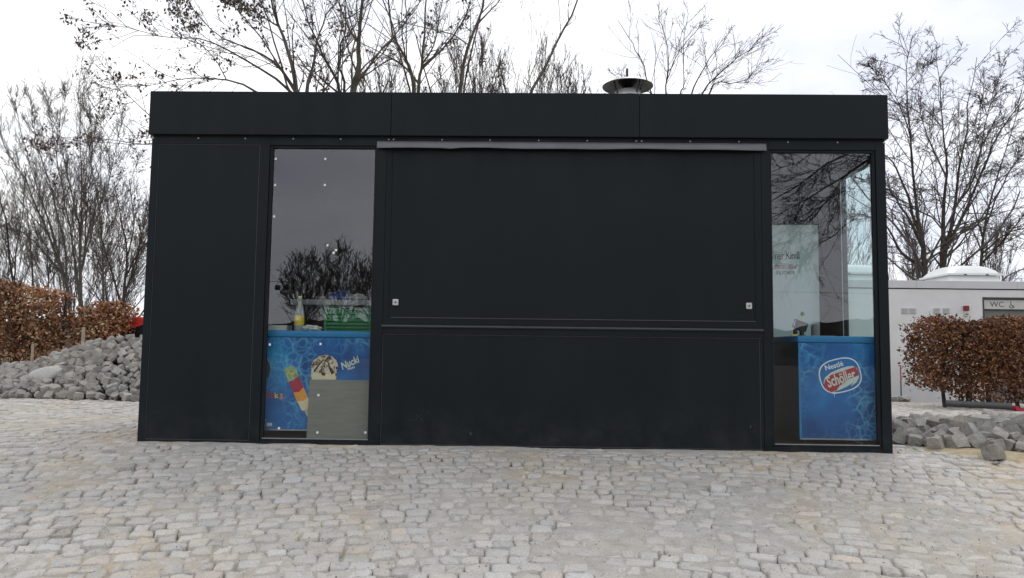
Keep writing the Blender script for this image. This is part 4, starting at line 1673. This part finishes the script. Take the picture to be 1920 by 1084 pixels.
# --- trees straight behind the kiosk
YA = 9.0
A_l = [LB([(575, 640), (566, 300), (556, 168), (545, 110), (528, 60), (510, 10), (497, -60)], YA, 21.3, 6.0, .8, 1, root_z=G),
       LB([(566, 300), (573, 172), (586, 130), (592, 92), (598, 52), (625, 10), (642, -60)], YA, 11.5, 4.5, 1.2, 2),
       LB([(556, 175), (522, 125), (470, 92), (420, 74), (372, 30), (345, -20)], YA, 8.2, 2.2, 1.5, 3),
       LB([(560, 190), (505, 138), (440, 100), (380, 70), (310, 68), (240, 52), (165, 42)], YA, 8.2, 1.5, 2.0, 4),
       LB([(562, 230), (490, 175), (420, 145), (340, 148), (270, 160), (200, 160)], YA, 7.4, 1.5, 1.6, 5),
       LB([(560, 330), (450, 270), (340, 255), (275, 268), (190, 262), (110, 285)], YA, 7.4, 1.5, 1.4, 6),
       LB([(560, 380), (430, 330), (320, 260), (275, 215), (235, 180), (210, 150)], YA, 7.4, 1.5, 1.5, 7),
       LB([(528, 60), (500, 40), (440, 0), (400, -40)], YA, 5.7, 2.2, 1, 8),
       LB([(420, 145), (395, 100), (350, 60), (330, 0)], YA, 4.1, 1.5, 1, 9)]
keyw = dict(frac=.13, size=.075, per=8, mat='keys', hang=1.0)
LV_A = twiggy((14, 5.5, 3.2), 38, .015, .30, .0037, .11, l2=.42, l3=.5)
tree('bare_tree', 'leaning bare tree with hanging dry seed clusters behind the kiosk roof left end', 'tree', A_l, LV_A, 31, 'bark_grey', 'twig', keyw)
B_l = [LB([(650, 640), (645, 300), (637, 172), (622, 132), (600, 96), (578, 40), (560, -50)], 9.8, 13.1, 4.5, .8, 11, root_z=G),
       LB([(646, 320), (645, 172), (637, 130), (641, 90), (649, 40), (644, -50)], 9.8, 9.8, 4.5, .8, 12),
       LB([(637, 175), (605, 150), (575, 120), (540, 100)], 9.8, 4.9, 1.5, .8, 13)]
LV_B = twiggy((12, 5.5, 3), 36, .05, .28, .0032, .11, l2=.42, l3=.5)
tree('bare_tree', 'dark slender bare tree with crooked twin stems above the left window', 'tree', B_l, LV_B, 32, 'bark_dark', 'twig', dict(frac=.012, size=.09, per=5))
C_l = [LB([(650, 640), (655, 300), (661, 172), (672, 130), (671, 82), (676, 30), (682, -60)], 8.2, 24, 10, .5, 14, root_z=G),
       LB([(661, 172), (690, 128), (722, 86), (745, 60), (770, 10)], 8.2, 7, 2, 1, 15),
       LB([(671, 85), (655, 60), (640, 20), (618, -40)], 8.2, 7, 3, 1, 16),
       LB([(673, 40), (700, 10), (730, -40)], 8.2, 7, 3, 1, 17)]
tree('bare_tree', 'bare tree with stout mossy green stem above the left window', 'tree', C_l, LV_B, 33, 'bark_green', 'twig', dict(frac=.012, size=.09, per=5))
D_l = [LB([(780, 640), (778, 300), (776, 172), (771, 138), (755, 100), (735, 60), (727, -50)], 10.5, 16.4, 6.0, .8, 18, root_z=G),
       LB([(783, 320), (788, 172), (793, 112), (797, 50), (802, -50)], 10.5, 13.1, 6.0, .6, 19),
       LB([(792, 118), (815, 80), (826, 20), (838, -50)], 10.5, 6.6, 3.0, .8, 20),
       LB([(791, 132), (840, 82), (868, 40), (884, 0), (893, -50)], 10.5, 6.6, 3.0, .8, 21),
       LB([(776, 160), (745, 120), (700, 95), (660, 70), (640, 40)], 10.5, 5.7, 1.5, .8, 22)]
tree('bare_tree', 'bare tree forking into many grey-brown stems behind the kiosk middle', 'tree', D_l, LV_B, 34, 'bark_green', 'twig', dict(frac=.05, size=.09, per=6))
E_l = [LB([(845, 640), (852, 300), (862, 172), (872, 110), (890, 60), (905, 10), (914, -60)], 11, 15, 7, .8, 23, root_z=G),
       LB([(899, 30), (920, 12), (940, -5), (960, -40)], 11, 6, 3, .5, 24)]
LV_E = twiggy((14, 5, 3), 36, .06, .15, .0026, .10, .3, .42, .5)
tree('bare_tree', 'tall pale bare tree with single slanting stem right of the forked tree', 'tree', E_l, LV_E, 35, 'bark_grey', 'twig', None)
F_l = [LB([(940, 640), (970, 300), (997, 172), (1020, 130), (1045, 80), (1068, 36), (1084, -10), (1095, -60)], 11, 10, 5, .8, 25, root_z=G)]
LV_F = twiggy((14, 4, 3), 32, .06, .10, .0024, .10, .35, .42, .5)
tree('bare_tree', 'thin young bare tree leaning right at the top centre', 'tree', F_l, LV_F, 36, 'bark_grey', 'twig', None)


# --- upright brushwood behind the kiosk
def brush(cx, yy, half, top, base_y, n, seed, label, leaves=None, lv=None, twig='twig'):
    rr = random.Random(seed)
    L_ = []
    for i in range(n):
        u = rr.uniform(-1, 1)
        tx = cx + u * half + rr.uniform(-12, 12)
        ty = top + abs(u) ** 1.6 * 70 + rr.uniform(0, 60)
        bx_ = cx + u * half * .62
        mx_ = cx + u * half * .82
        L_.append(LB([(bx_, base_y), (mx_ + rr.uniform(-6, 6), (base_y + ty) / 2 + 10), (tx, ty)], yy + rr.uniform(-.6, .6), rr.uniform(4, 7), 1.0, .6, seed + i, root_z=G if i == 0 else None))
    lv = lv or twiggy((13, 5, 3), 20, .06, .34, .0042, .08, .12, .46, .5)
    return tree('bare_shrub', label, 'shrub', L_, lv, seed, 'bark_grey', twig, leaves)


brush(880, 15, 85, 60, 330, 17, 41, 'dense upright bare shrub behind the slanting stem tree', dict(frac=.03, size=.07, per=4))
brush(990, 16, 85, 75, 330, 19, 42, 'upright bare shrub left of the roof vent, middle of three')
brush(1075, 17, 60, 105, 330, 14, 43, 'low sparse bare shrub just left of the roof vent')
brush(730, 14, 70, 95, 330, 14, 44, 'thin bare shrub between the mossy tree and the forked tree')
H_l = [LB([(1275, 640), (1272, 420), (1262, 250)], 12, 23.8, 10.5, .2, 50, root_z=G),
       LB([(1268, 330), (1240, 220), (1218, 160), (1200, 110), (1185, 75), (1160, 40)], 12, 10.7, 2.1, 1.2, 51),
       LB([(1265, 300), (1248, 180), (1254, 120), (1245, 60), (1235, 30)], 12, 9.6, 2.1, 1.2, 52),
       LB([(1266, 290), (1276, 180), (1284, 150), (1280, 90), (1290, 25)], 12, 10.7, 2.1, 1.2, 53),
       LB([(1268, 300), (1298, 180), (1322, 130), (1345, 90), (1372, 55)], 12, 10.7, 2.1, 1.2, 54),
       LB([(1270, 310), (1318, 178), (1360, 130), (1392, 105), (1425, 72)], 12, 9.6, 2.1, 1.2, 55),
       LB([(1272, 330), (1330, 180), (1345, 158), (1400, 150), (1430, 118)], 12, 7.1, 2.1, 1.0, 56),
       LB([(1270, 320), (1225, 180), (1190, 175), (1160, 140)], 12, 5.9, 1.5, 1.0, 57),
       LB([(1250, 130), (1270, 90), (1300, 60), (1325, 40)], 12, 5.9, 1.5, 1.0, 58)]
LV_H = twiggy((11, 5, 3), 34, .05, .28, .0034, .12, .2, .42, .5)
tree('bare_tree', 'small spreading bare tree right of the roof vent', 'tree', H_l, LV_H, 37, 'bark_dark', 'twig', None)

# --- big trees behind the toilet building
YI = 14.5
I_l = [LB([(1760, 640), (1768, 530), (1770, 470), (1786, 410), (1798, 310), (1811, 250), (1816, 180), (1832, 110)], YI, 33.3, 2.2, .8, 61, root_z=G),
       LB([(1745, 640), (1738, 530), (1726, 430), (1712, 330), (1706, 240), (1700, 160), (1703, 95)], YI - .4, 27.4, 2.2, .8, 62, root_z=G),
       LB([(1738, 470), (1700, 400), (1672, 360), (1640, 350), (1600, 330)], YI, 12.6, 2.2, 1.2, 63),
       LB([(1772, 470), (1808, 400), (1842, 320), (1872, 250), (1925, 180), (1960, 160)], YI, 17.6, 2.9, 1.2, 64),
       LB([(1750, 520), (1758, 400), (1768, 310), (1762, 200), (1757, 80)], YI, 17.6, 1.8, 1.0, 65),
       LB([(1714, 330), (1706, 250), (1680, 185), (1655, 150), (1630, 125)], YI, 9.8, 1.4, 1.0, 66),
       LB([(1790, 390), (1828, 330), (1850, 220), (1868, 160), (1882, 110)], YI, 12.6, 1.4, 1.0, 67),
       LB([(1764, 330), (1735, 260), (1720, 180), (1740, 100)], YI, 8.9, 1.4, 1.0, 68),
       LB([(1735, 500), (1690, 470), (1660, 420), (1600, 400), (1560, 420)], YI, 9.8, 1.4, 1.4, 69),
       LB([(1730, 440), (1690, 330), (1660, 290), (1590, 250), (1560, 260)], YI, 7.8, 1.4, 1.4, 70)]
LV_I = twiggy((28, 8, 4), 42, .02, .26, .0050, .16, .08, .42, .5)
tree('bare_tree', 'large bare tree with many crossing limbs rising behind the toilet building', 'tree', I_l, LV_I, 38, 'bark_dark', 'twig', None)
J_l = [LB([(1850, 640), (1842, 530), (1846, 430), (1870, 330), (1900, 240), (1925, 150)], YI + 2, 19.0, 1.8, .8, 71, root_z=G),
       LB([(1848, 500), (1880, 460), (1925, 400), (1980, 330)], YI + 2, 12.1, 2.4, 1, 72),
       LB([(1845, 450), (1820, 360), (1830, 260), (1850, 170)], YI + 2, 8.6, 1.2, 1, 73),
       LB([(1845, 480), (1890, 440), (1930, 430), (1990, 440)], YI + 2, 7.8, 1.8, 1, 74),
       LB([(1848, 430), (1890, 330), (1915, 290), (1960, 240)], YI + 2, 10.3, 1.8, 1, 75)]
LV_J = twiggy((26, 8, 4), 42, .02, .28, .0050, .16, .08, .42, .5)
tree('bare_tree', 'bare tree at the right picture edge behind the skylight dome', 'tree', J_l, LV_J, 39, 'bark_dark', 'twig', dict(frac=.004, size=.1, per=4, mat='beech'))
brush(1600, 20, 60, 340, 600, 10, 45, 'twiggy bare shrub seen through the right corner windows')
brush(1700, 21, 60, 400, 600, 10, 46, 'twiggy bare shrub behind the left end of the toilet building')
brush(1870, 21, 60, 390, 600, 10, 47, 'twiggy bare shrub behind the right skylight dome')

# --- left group
YK = 17.5
K_l = [LB([(152, 640), (150, 520), (152, 420), (153, 330), (151, 250), (149, 165)], YK, 16, 1.5, .8, 80, root_z=G),
       LB([(135, 640), (126, 540), (96, 450), (52, 350), (18, 290), (-20, 215)], YK, 14, 2, 1.2, 81, root_z=G),
       LB([(118, 510), (100, 440), (62, 330), (38, 240), (30, 198)], YK, 10, 1.5, 1.2, 82),
       LB([(128, 540), (122, 450), (92, 340), (66, 250), (56, 195)], YK, 10, 1.5, 1.2, 83),
       LB([(145, 560), (132, 450), (112, 330), (96, 240), (90, 182)], YK, 10, 1.5, 1.2, 84),
       LB([(150, 500), (146, 420), (124, 320), (112, 240), (122, 178)], YK, 9, 1.5, 1.2, 85),
       LB([(155, 520), (168, 430), (186, 370), (190, 270), (186, 190)], YK, 10, 1.5, 1.2, 86),
       LB([(156, 500), (178, 420), (205, 340), (222, 260), (232, 200)], YK, 9, 1.5, 1.2, 87),
       LB([(155, 480), (164, 380), (172, 280), (170, 200)], YK, 8, 1.5, 1.2, 88),
       LB([(120, 520), (70, 460), (30, 430), (-20, 420)], YK, 6, 2, 1.2, 89)]
LV_K = twiggy((28, 9, 4), 26, .06, .23, .0040, .10, .10, .46, .55)
tree('bare_tree', 'fan-shaped many-stemmed bare tree behind the brown hedge at left', 'tree', K_l, LV_K, 51, 'bark_grey', 'twig_pale', None)
L_l = [LB([(30, 640), (26, 560), (18, 470), (8, 400), (-10, 330)], 15, 10, 3, .8, 91, root_z=G),
       LB([(24, 540), (30, 470), (42, 400), (48, 330)], 15, 6, 2, .8, 92),
       LB([(20, 500), (0, 440), (-30, 380)], 15, 6, 2, .8, 93)]
tree('bare_tree', 'small bare tree at the left picture edge', 'tree', L_l, twiggy((16, 6, 4), 34, .05, .30, .0034, l2=.42, l3=.5), 52, 'bark_dark', 'twig', None)
Mm_l = [LB([(228, 660), (232, 560), (238, 480), (228, 410), (214, 340)], 13, 14, 3, .8, 94, root_z=G),
        LB([(232, 560), (252, 500), (266, 440), (280, 380)], 13, 9, 2, .8, 95),
        LB([(230, 580), (206, 500), (190, 440), (196, 370)], 13, 8, 2, .8, 96),
        LB([(236, 520), (262, 470), (300, 430)], 13, 7, 3, .8, 97),
        LB([(234, 480), (250, 420), (244, 350), (262, 290)], 13, 7, 2, .8, 98)]
tree('bare_tree', 'tangled bare tree close beside the left kiosk wall', 'tree', Mm_l, twiggy((20, 8, 4), 42, .02, .36, .003, .16, l2=.42, l3=.5), 53, 'bark_dark', 'twig', dict(frac=.03, size=.075, per=3, mat='keys'))
N_l = [LB([(196, 640), (194, 540), (192, 450), (182, 370), (170, 300), (165, 240)], 19, 8, 2, .8, 99, root_z=G),
       LB([(60, 640), (62, 540), (58, 460), (50, 400), (46, 330)], 19, 8, 2, .8, 100, root_z=G),
       LB([(85, 640), (90, 560), (88, 480), (84, 420)], 19, 7, 2, .8, 101, root_z=G)]
for i, l in enumerate(N_l):
    tree('bare_tree', ('slim upright bare tree right of the fan-shaped tree', 'slim upright bare tree behind the tall end of the left hedge', 'slimmest bare tree stem behind the middle of the left hedge')[i], 'tree', [l],
         twiggy((24, 7, 4), 34, .05, .20, .0038, .12, l2=.42, l3=.5), 54 + i, 'bark_grey', 'twig', None)
brush(120, 24, 125, 300, 640, 26, 58, 'wide bare thicket in the distance behind the left hedge', twig='twig_pale')
brush(235, 22, 70, 330, 640, 16, 59, 'bare thicket in the distance beside the left kiosk wall', dict(frac=.02, size=.1, per=3, mat='keys'))
brush(15, 23, 60, 330, 640, 14, 60, 'bare thicket in the distance at the left picture edge', twig='twig_pale')

# --- trees on the photographer's side, seen mirrored in the panes
R_l = [(572, 470, 46, 56, 'round-crowned bare tree across the square, left of the pair mirrored in the left window'),
       (636, 462, 50, 66, 'broad bare tree across the square, right of the pair mirrored in the left window'),
       (702, 488, 38, 58, 'dense bare tree mirrored at the right edge of the left window'),
       (800, 470, 48, 60, 'broad bare tree across the square facing the left half of the shutter'),
       (1010, 480, 52, 60, 'bare tree across the square facing the middle of the kiosk'),
       (1180, 474, 47, 60, 'bare tree across the square facing the right half of the shutter')]
for i, (x0, ytop, yy, half, lab) in enumerate(R_l):
    rr = random.Random(70 + i)
    ll = [LB([(x0, 660), (x0, 620), (x0 + 1, 570), (x0, ytop + 4)], yy, 13, 1.5, .5, 200 + i, mirror=True, root_z=G)]
    for k in range(17):
        u = -1 + 2 * (k + rr.random()) / 17
        yb = rr.uniform(585, 640)
        tip = ytop + 62 * abs(u) ** 2.2 + rr.uniform(-4, 14) + (45 * rr.random() if k % 3 == 0 else 0)
        ll.append(LB([(x0, yb), (x0 + u * half * .55, yb - (yb - tip) * .45), (x0 + u * half * .82, tip + (yb - tip) * .22), (x0 + u * half * .86, tip)], yy, 6, .8, 3.0, 300 + i * 20 + k, mirror=True))
    tree('bare_tree', lab, 'tree', ll, twiggy((14, 6, 4), 30, .07, .26, .012, .12), 90 + i, 'bark_dark', 'twig', None, trunk_k=8)
S_l = [LB([(1900, 660), (1895, 400), (1880, 200), (1850, 60)], 11, 40, 18, .3, 401, mirror=True, root_z=G),
       LB([(1890, 260), (1760, 230), (1640, 290), (1560, 345), (1450, 408), (1370, 440)], 11, 14, 2, 1.0, 402, mirror=True),
       LB([(1880, 200), (1740, 190), (1620, 270), (1530, 320), (1440, 385), (1350, 430)], 11, 12, 2, 1.5, 403, mirror=True),
       LB([(1885, 230), (1700, 260), (1600, 340), (1530, 400), (1470, 460)], 11, 10, 2, 1.0, 404, mirror=True),
       LB([(1870, 150), (1700, 170), (1580, 240), (1500, 300), (1420, 330)], 11, 9, 2, 1.4, 405, mirror=True),
       LB([(1860, 100), (1700, 90), (1560, 170), (1480, 240), (1440, 300)], 11, 9, 2, 1.4, 406, mirror=True),
       LB([(1890, 300), (1740, 330), (1620, 400), (1550, 450), (1500, 500)], 11, 9, 2, 1.2, 407, mirror=True)]
tree('bare_tree', 'bare tree with drooping limbs beside the photographer, mirrored in the right window', 'tree', S_l, twiggy((28, 7, 4), 40, -.02, .22, .0045, .15, .12, .42, .5), 97, 'bark_dark', 'twig', None)

# cable car beyond the trees, mirrored in the left pane
YG = 285
c0, c1 = at(521, 528, YG), at(537, 529, YG)
MB().tube([(c0[0] - 260, -YG, c0[2] - 2), (c0[0], -YG, c0[2]), (c1[0], -YG, c1[2]), (c1[0] + 330, -YG, c1[2] - 3)], .10, 6).build('cable', M['ink_dark'])
bpy.data.objects['cable']['label'] = 'long ropeway cable far across the square'
bpy.data.objects['cable']['category'] = 'cable'
for i, (px, lab) in enumerate(((521, 'cable car cabin on the ropeway, left of the two mirrored in the left window'), (537, 'cable car cabin on the ropeway, right of the two mirrored in the left window'))):
    p = at(px, 528, YG)
    cb = empty('cable_car_cabin', (p[0], -YG, p[2] - 3.3))
    MB().lathe([(.7, 0), (1.0, .2), (1.12, .9), (1.02, 1.6), (.6, 2.05), (.1, 2.1)], 14).build('cabin', M['carglass'], cb, True)
    MB().tube([(0, 0, 2.1), (.15, 0, 2.7), (0, 0, 3.25)], .10, 6).build('hanger', M['ink_dark'], cb)
    tag(cb, lab, 'cable car', 'cable car cabins')


# ------------------------------------------------------------------ beech hedges
def hedge(name, label, x0, x1, yy, topf, thick, n, seed, stems, leaf=.055, botf=None, tone=.55, rag=.42):
    g = np.random.default_rng(seed)
    root = empty(name, ((x0 + x1) / 2, yy, float(H((x0 + x1) / 2, yy))))
    base = np.array(root.location)
    x = g.uniform(x0, x1, n)
    zt = np.array([topf(a) for a in x]) + (fbm(x, y0_ := np.full(n, 3.7), seed + 9, 4, 3.0) - .5) * rag + .02
    zb_ = np.array([botf(a) for a in x]) if botf else np.full(n, .12)
    s = g.random(n)
    z = zb_ + (zt - zb_) * (1 - s ** 1.35 * .98)
    y = yy + thick * .5 * np.clip(g.normal(0, .75, n), -1.25, 1.25)
    # clumps and holes
    d = fbm(x * 1.0 + 40, z * 1.0 + 9, seed, 3, 3.4)
    d2 = fbm(x + 4 * y, z + y, seed + 3, 2, 8.0)
    edge = np.minimum(np.minimum((x - x0) / .22, (x1 - x) / .22), (zt - z) / .10)
    low = np.clip((z - zb_) / .25, 0, 1)
    keep = (d * .6 + d2 * .4 + .16 * np.clip(edge, 0, 1) + .20 * low) > g.uniform(.52, .80, n)
    P0 = np.stack([x, y, z + base[2]], -1)[keep]
    m = len(P0)
    dr = unit(g.normal(size=(m, 3)) + np.array([0, -.35, -.25]))
    w = unit(np.cross(dr, g.normal(size=(m, 3))))
    nr = np.cross(dr, w)
    sz = leaf * (.40 + 1.0 * g.random((m, 1)))
    A = P0
    B = P0 + dr * sz * .45 + w * sz * .33 + nr * sz * .12
    Cc = P0 + dr * sz
    E = P0 + dr * sz * .45 - w * sz * .33 + nr * sz * .12
    V = np.stack([A, B, Cc, E], 1).reshape(-1, 3) - base
    Q = np.arange(len(V)).reshape(-1, 4)
    t = np.clip(g.normal(tone, .25, m) + (fbm(P0[:, 0], P0[:, 2], seed + 5, 2, 2.2) - .5) * .5, 0, 1)
    o = mesh_np('leaves', V, np.concatenate([Q[:, :3], Q[:, [0, 2, 3]]]), M['beech'], root, False, np.repeat(t, 4))
    tag(o, kind='stuff')
    # stems and twigs
    L_ = []
    for sx in stems:
        tz = topf(sx)
        b0 = np.array([sx, yy + g.normal() * .06, base[2] - .05])
        L_.append(np.stack([b0, b0 + [g.normal() * .04, g.normal() * .04, tz * .35], b0 + [g.normal() * .12, g.normal() * .1, tz * .7], b0 + [g.normal() * .2, g.normal() * .14, tz * 1.0]]))
    P = np.stack([resample(l, 8) for l in L_])
    R = np.tile(np.geomspace(.045, .012, 8), (len(P), 1)) * g.uniform(.7, 1.2, (len(P), 1))
    V, Q = tube_mesh(P - base, R, 7)
    mesh_np('stems', V, Q, M['bark_dark'], root, True)
    P1, R1 = spawn(P, R, 16, 42, .36, 5, .14, .05, .25, .5, .006, g)
    P2, R2 = spawn(P1, R1, 4, 40, .5, 4, .15, .03, .1, .6, .004, g)
    V1, Q1 = tube_mesh(P1 - base, R1, 4)
    V2, Q2 = tube_mesh(P2 - base, R2, 3)
    mesh_np('twigs', np.concatenate([V1, V2]), np.concatenate([Q1, Q2 + len(V1)]), M['bark_dark'], root)
    tag(root, label, 'hedge')
    return root


hr0 = at(1716, 700, 6.2)[0]
hedge('beech_hedge', 'clipped copper-brown beech hedge in front of the toilet building', hr0, 9.6, 6.2,
      lambda x: 1.37 + .02 * math.sin(x * 5) - (.05 if x < hr0 + .15 else 0), .75, 34000, 61, [hr0 + .42, hr0 + .75, hr0 + 1.15, hr0 + 1.6, hr0 + 2.1, hr0 + 2.6, hr0 + 3.1], .054,
      lambda x: .24 if x < hr0 + .6 else .05, .26, .20)
xa, xb, xc, xd = at(-80, 600, 8)[0], at(118, 600, 8)[0], at(122, 600, 8)[0], at(232, 600, 8)[0]
hedge('beech_hedge', 'tall copper-brown beech hedge block at the left picture edge', xa, xb, 8.0,
      lambda x: float(np.interp(x, [xa, at(10, 0, 8)[0], at(30, 0, 8)[0], at(60, 0, 8)[0], at(105, 0, 8)[0], xb], [1.80, 1.78, 1.98, 2.06, 2.0, 1.72])), .75, 11500, 62,
      list(np.linspace(xa + .2, xb - .1, 8)), .066, lambda x: .45, .74)
hedge('beech_hedge', 'lower see-through copper-brown beech hedge behind the big stone heap', xc, xd, 8.4,
      lambda x: float(np.interp(x, [xc, (xc + xd) / 2, xd - .2, xd], [1.48, 1.68, 1.68, 1.52])), .6, 4600, 63, list(np.linspace(xc + .1, xd - .1, 5)), .066,
      lambda x: float(np.interp(x, [xc, xd], [.6, 1.05])), .74)

# ------------------------------------------------------------------ small things outdoors
# rusty edging and bed at the left
p0, p1 = at(-90, 700, 6.5), at(58, 681, 6.9)
ed = MB().prism([(p0[0], 6.45), (p1[0], 6.85), (p1[0], 6.87), (p0[0], 6.47)], 'z', .02, .36).build('bed_edging', M['rust'])
tag(ed, 'rusty brown steel bed edging behind the left end of the stone heap', 'edging')


def bedh(x, y):
    return .30 * max(0, 1 - ((x - p0[0] - .4) / 3.2) ** 4) * max(0, 1 - ((y - 7.9) / 1.25) ** 4)


mound('planting_bed', bedh, p0[0] - 2.5, p1[0] + 1.2, 6.62, 9.2, 1, .02, M['earth'], '')
# dry grass on that bed
g = np.random.default_rng(8)
n = 2600
x = g.uniform(p0[0] - .5, p1[0] + .5, n)
y = g.uniform(6.95, 8.6, n)
z = np.array([bedh(a, b_) for a, b_ in zip(x, y)]) + .02 + H(x, y)
hgt = g.uniform(.04, .13, n)
lean = g.normal(size=(n, 2)) * .05
wv = unit(np.stack([g.normal(size=n), g.normal(size=n), np.zeros(n)], -1)) * .006
base = np.stack([x, y, z], -1)
tip = base + np.concatenate([lean, hgt[:, None]], 1)
M['grass'] = mat_leaf('winter_grass', [(0, (.10, .10, .035)), (.6, (.17, .15, .07)), (1, (.26, .22, .12))])
o = mesh_np('grass', np.stack([base - wv, base + wv, tip], 1).reshape(-1, 3), np.arange(n * 3).reshape(-1, 3), M['grass'], None, False, np.repeat(g.random(n), 3))
tag(o, 'short withered grass on the planting bed', 'grass', kind='stuff')

pt = at(157, 609, 6.6)
sk = MB().prism([(-.018, 0), (.018, 0), (.018, pt[2]), (.01, pt[2] + .02), (-.01, pt[2] + .02), (-.018, pt[2])], 'y', -.02, .02).build('stake', M['wood'])
sk.location = (pt[0], 6.6, -.06)
tag(sk, 'pale wooden stake rising behind the left stone heap', 'stake')
pt = at(62, 640, 7.1)
sk = MB().box(-.016, .016, -.016, .016, 0, pt[2] + .02).build('post', M['wood'])
sk.location = (pt[0], 7.1, -.06)
tag(sk, 'short weathered post in front of the tall left hedge', 'post')
pt, pb = at(1690, 686, 9.2), at(1690, 750, 9.2)
rd = empty('marking_rod', (pb[0], 9.2, -.2))
MB().tube([(0, 0, 0), (0, 0, .45)], .014, 8).build('lower_rod', M['ink_grey'], rd)
MB().tube([(0, 0, .4505), (0, 0, pt[2] + .2)], .014, 8).build('upper_rod', M['pink'], rd)
tag(rd, 'thin faded red marking rod standing by the white toilet wall', 'rod')
pa_, pb_ = at(1772, 757, 5.5), at(1880, 767, 5.3)
pp = MB()
pp.tube([(pa_[0], 5.5, .02), (pb_[0] + .10, 5.25, -.0)], .048, 16, cap=False)
pp.tube([(pa_[0] + .001, 5.5, .02), (pb_[0] + .099, 5.25, .0)], .040, 16, cap=False)
po = pp.build('pipe', M['pipe'], None, True)
po.location.z = .03
tag(po, 'dark grey drain pipe lying along the foot of the right hedge', 'pipe')
pr_ = at(1910, 767, 5.4)
rt = MB().prism([(-.16, 0), (.30, 0), (.33, .07), (.28, .075), (.25, .03), (-.11, .03), (-.14, .075), (-.19, .07)], 'y', -.12, .12).build('tray', M['redlamp'])
rt.location = (pr_[0] + .06, 5.4, float(H(pr_[0], 5.4)) + .005)
rt.data.materials[0] = plain('red_plastic', (.42, .02, .035), .4)
tag(rt, 'shallow red plastic tray on the ground at the right picture edge', 'tray')

# red car, mostly behind the kiosk
car = empty('parked_car', (-6.2, 9.3, float(H(-6.2, 9.3))))
body = [(-1.95, .35), (-1.98, .62), (-1.97, .90), (-1.92, 1.12), (-1.76, 1.30), (-1.40, 1.43), (-.5, 1.47), (.2, 1.42), (.85, 1.02), (1.5, .92), (1.85, .75), (1.93, .5), (1.9, .32), (1.55, .28), (1.5, .5), (1.3, .64), (1.05, .64), (.86, .5), (.8, .26), (-.9, .26), (-.96, .5), (-1.15, .64), (-1.4, .64), (-1.6, .5), (-1.66, .30)]
bd = MB().prism(body, 'y', -.82, .82).build('body', M['red'], car, True, .05)
for s in (-1, 1):
    y0, y1 = (-.826, -.821) if s < 0 else (.821, .826)
    MB().prism([(-1.66, .98), (-1.58, 1.12), (-1.15, 1.28), (-.95, 1.33), (-.95, 1.0)], 'y', y0, y1).build('side_window', M['carglass'], car)
    MB().prism([(-.88, 1.0), (-.88, 1.34), (-.4, 1.37), (.12, 1.33), (.55, 1.03)], 'y', y0, y1).build('side_window', M['carglass'], car)
    for wx in (-1.28, 1.18):
        wh = MB().lathe([(.22, -.1), (.30, -.1), (.31, -.06), (.31, .06), (.30, .1), (.22, .1)], 24, (wx, s * .74, .31), Matrix.Rotation(math.pi / 2, 4, 'X'), cap=False).build('wheel', M['rubber'], car, True)
        MB().lathe([(.0005, -.07), (.10, -.09), (.215, -.06), (.215, .06), (.10, .09), (.0005, .07)], 20, (wx, s * .74, .31), Matrix.Rotation(math.pi / 2, 4, 'X'), cap=False).build('rim', M['steel'], wh, True)
    MB().box(-1.99, -1.90, s * .62 - .12, s * .62 + .12, .78, .98, .02).build('tail_light', M['redlamp'], car)
    MB().box(1.80, 1.90, s * .58 - .14, s * .58 + .14, .62, .76, .02).build('headlight', M['white'], car)
tag(car, 'red hatchback car parked behind the left end of the kiosk', 'car')
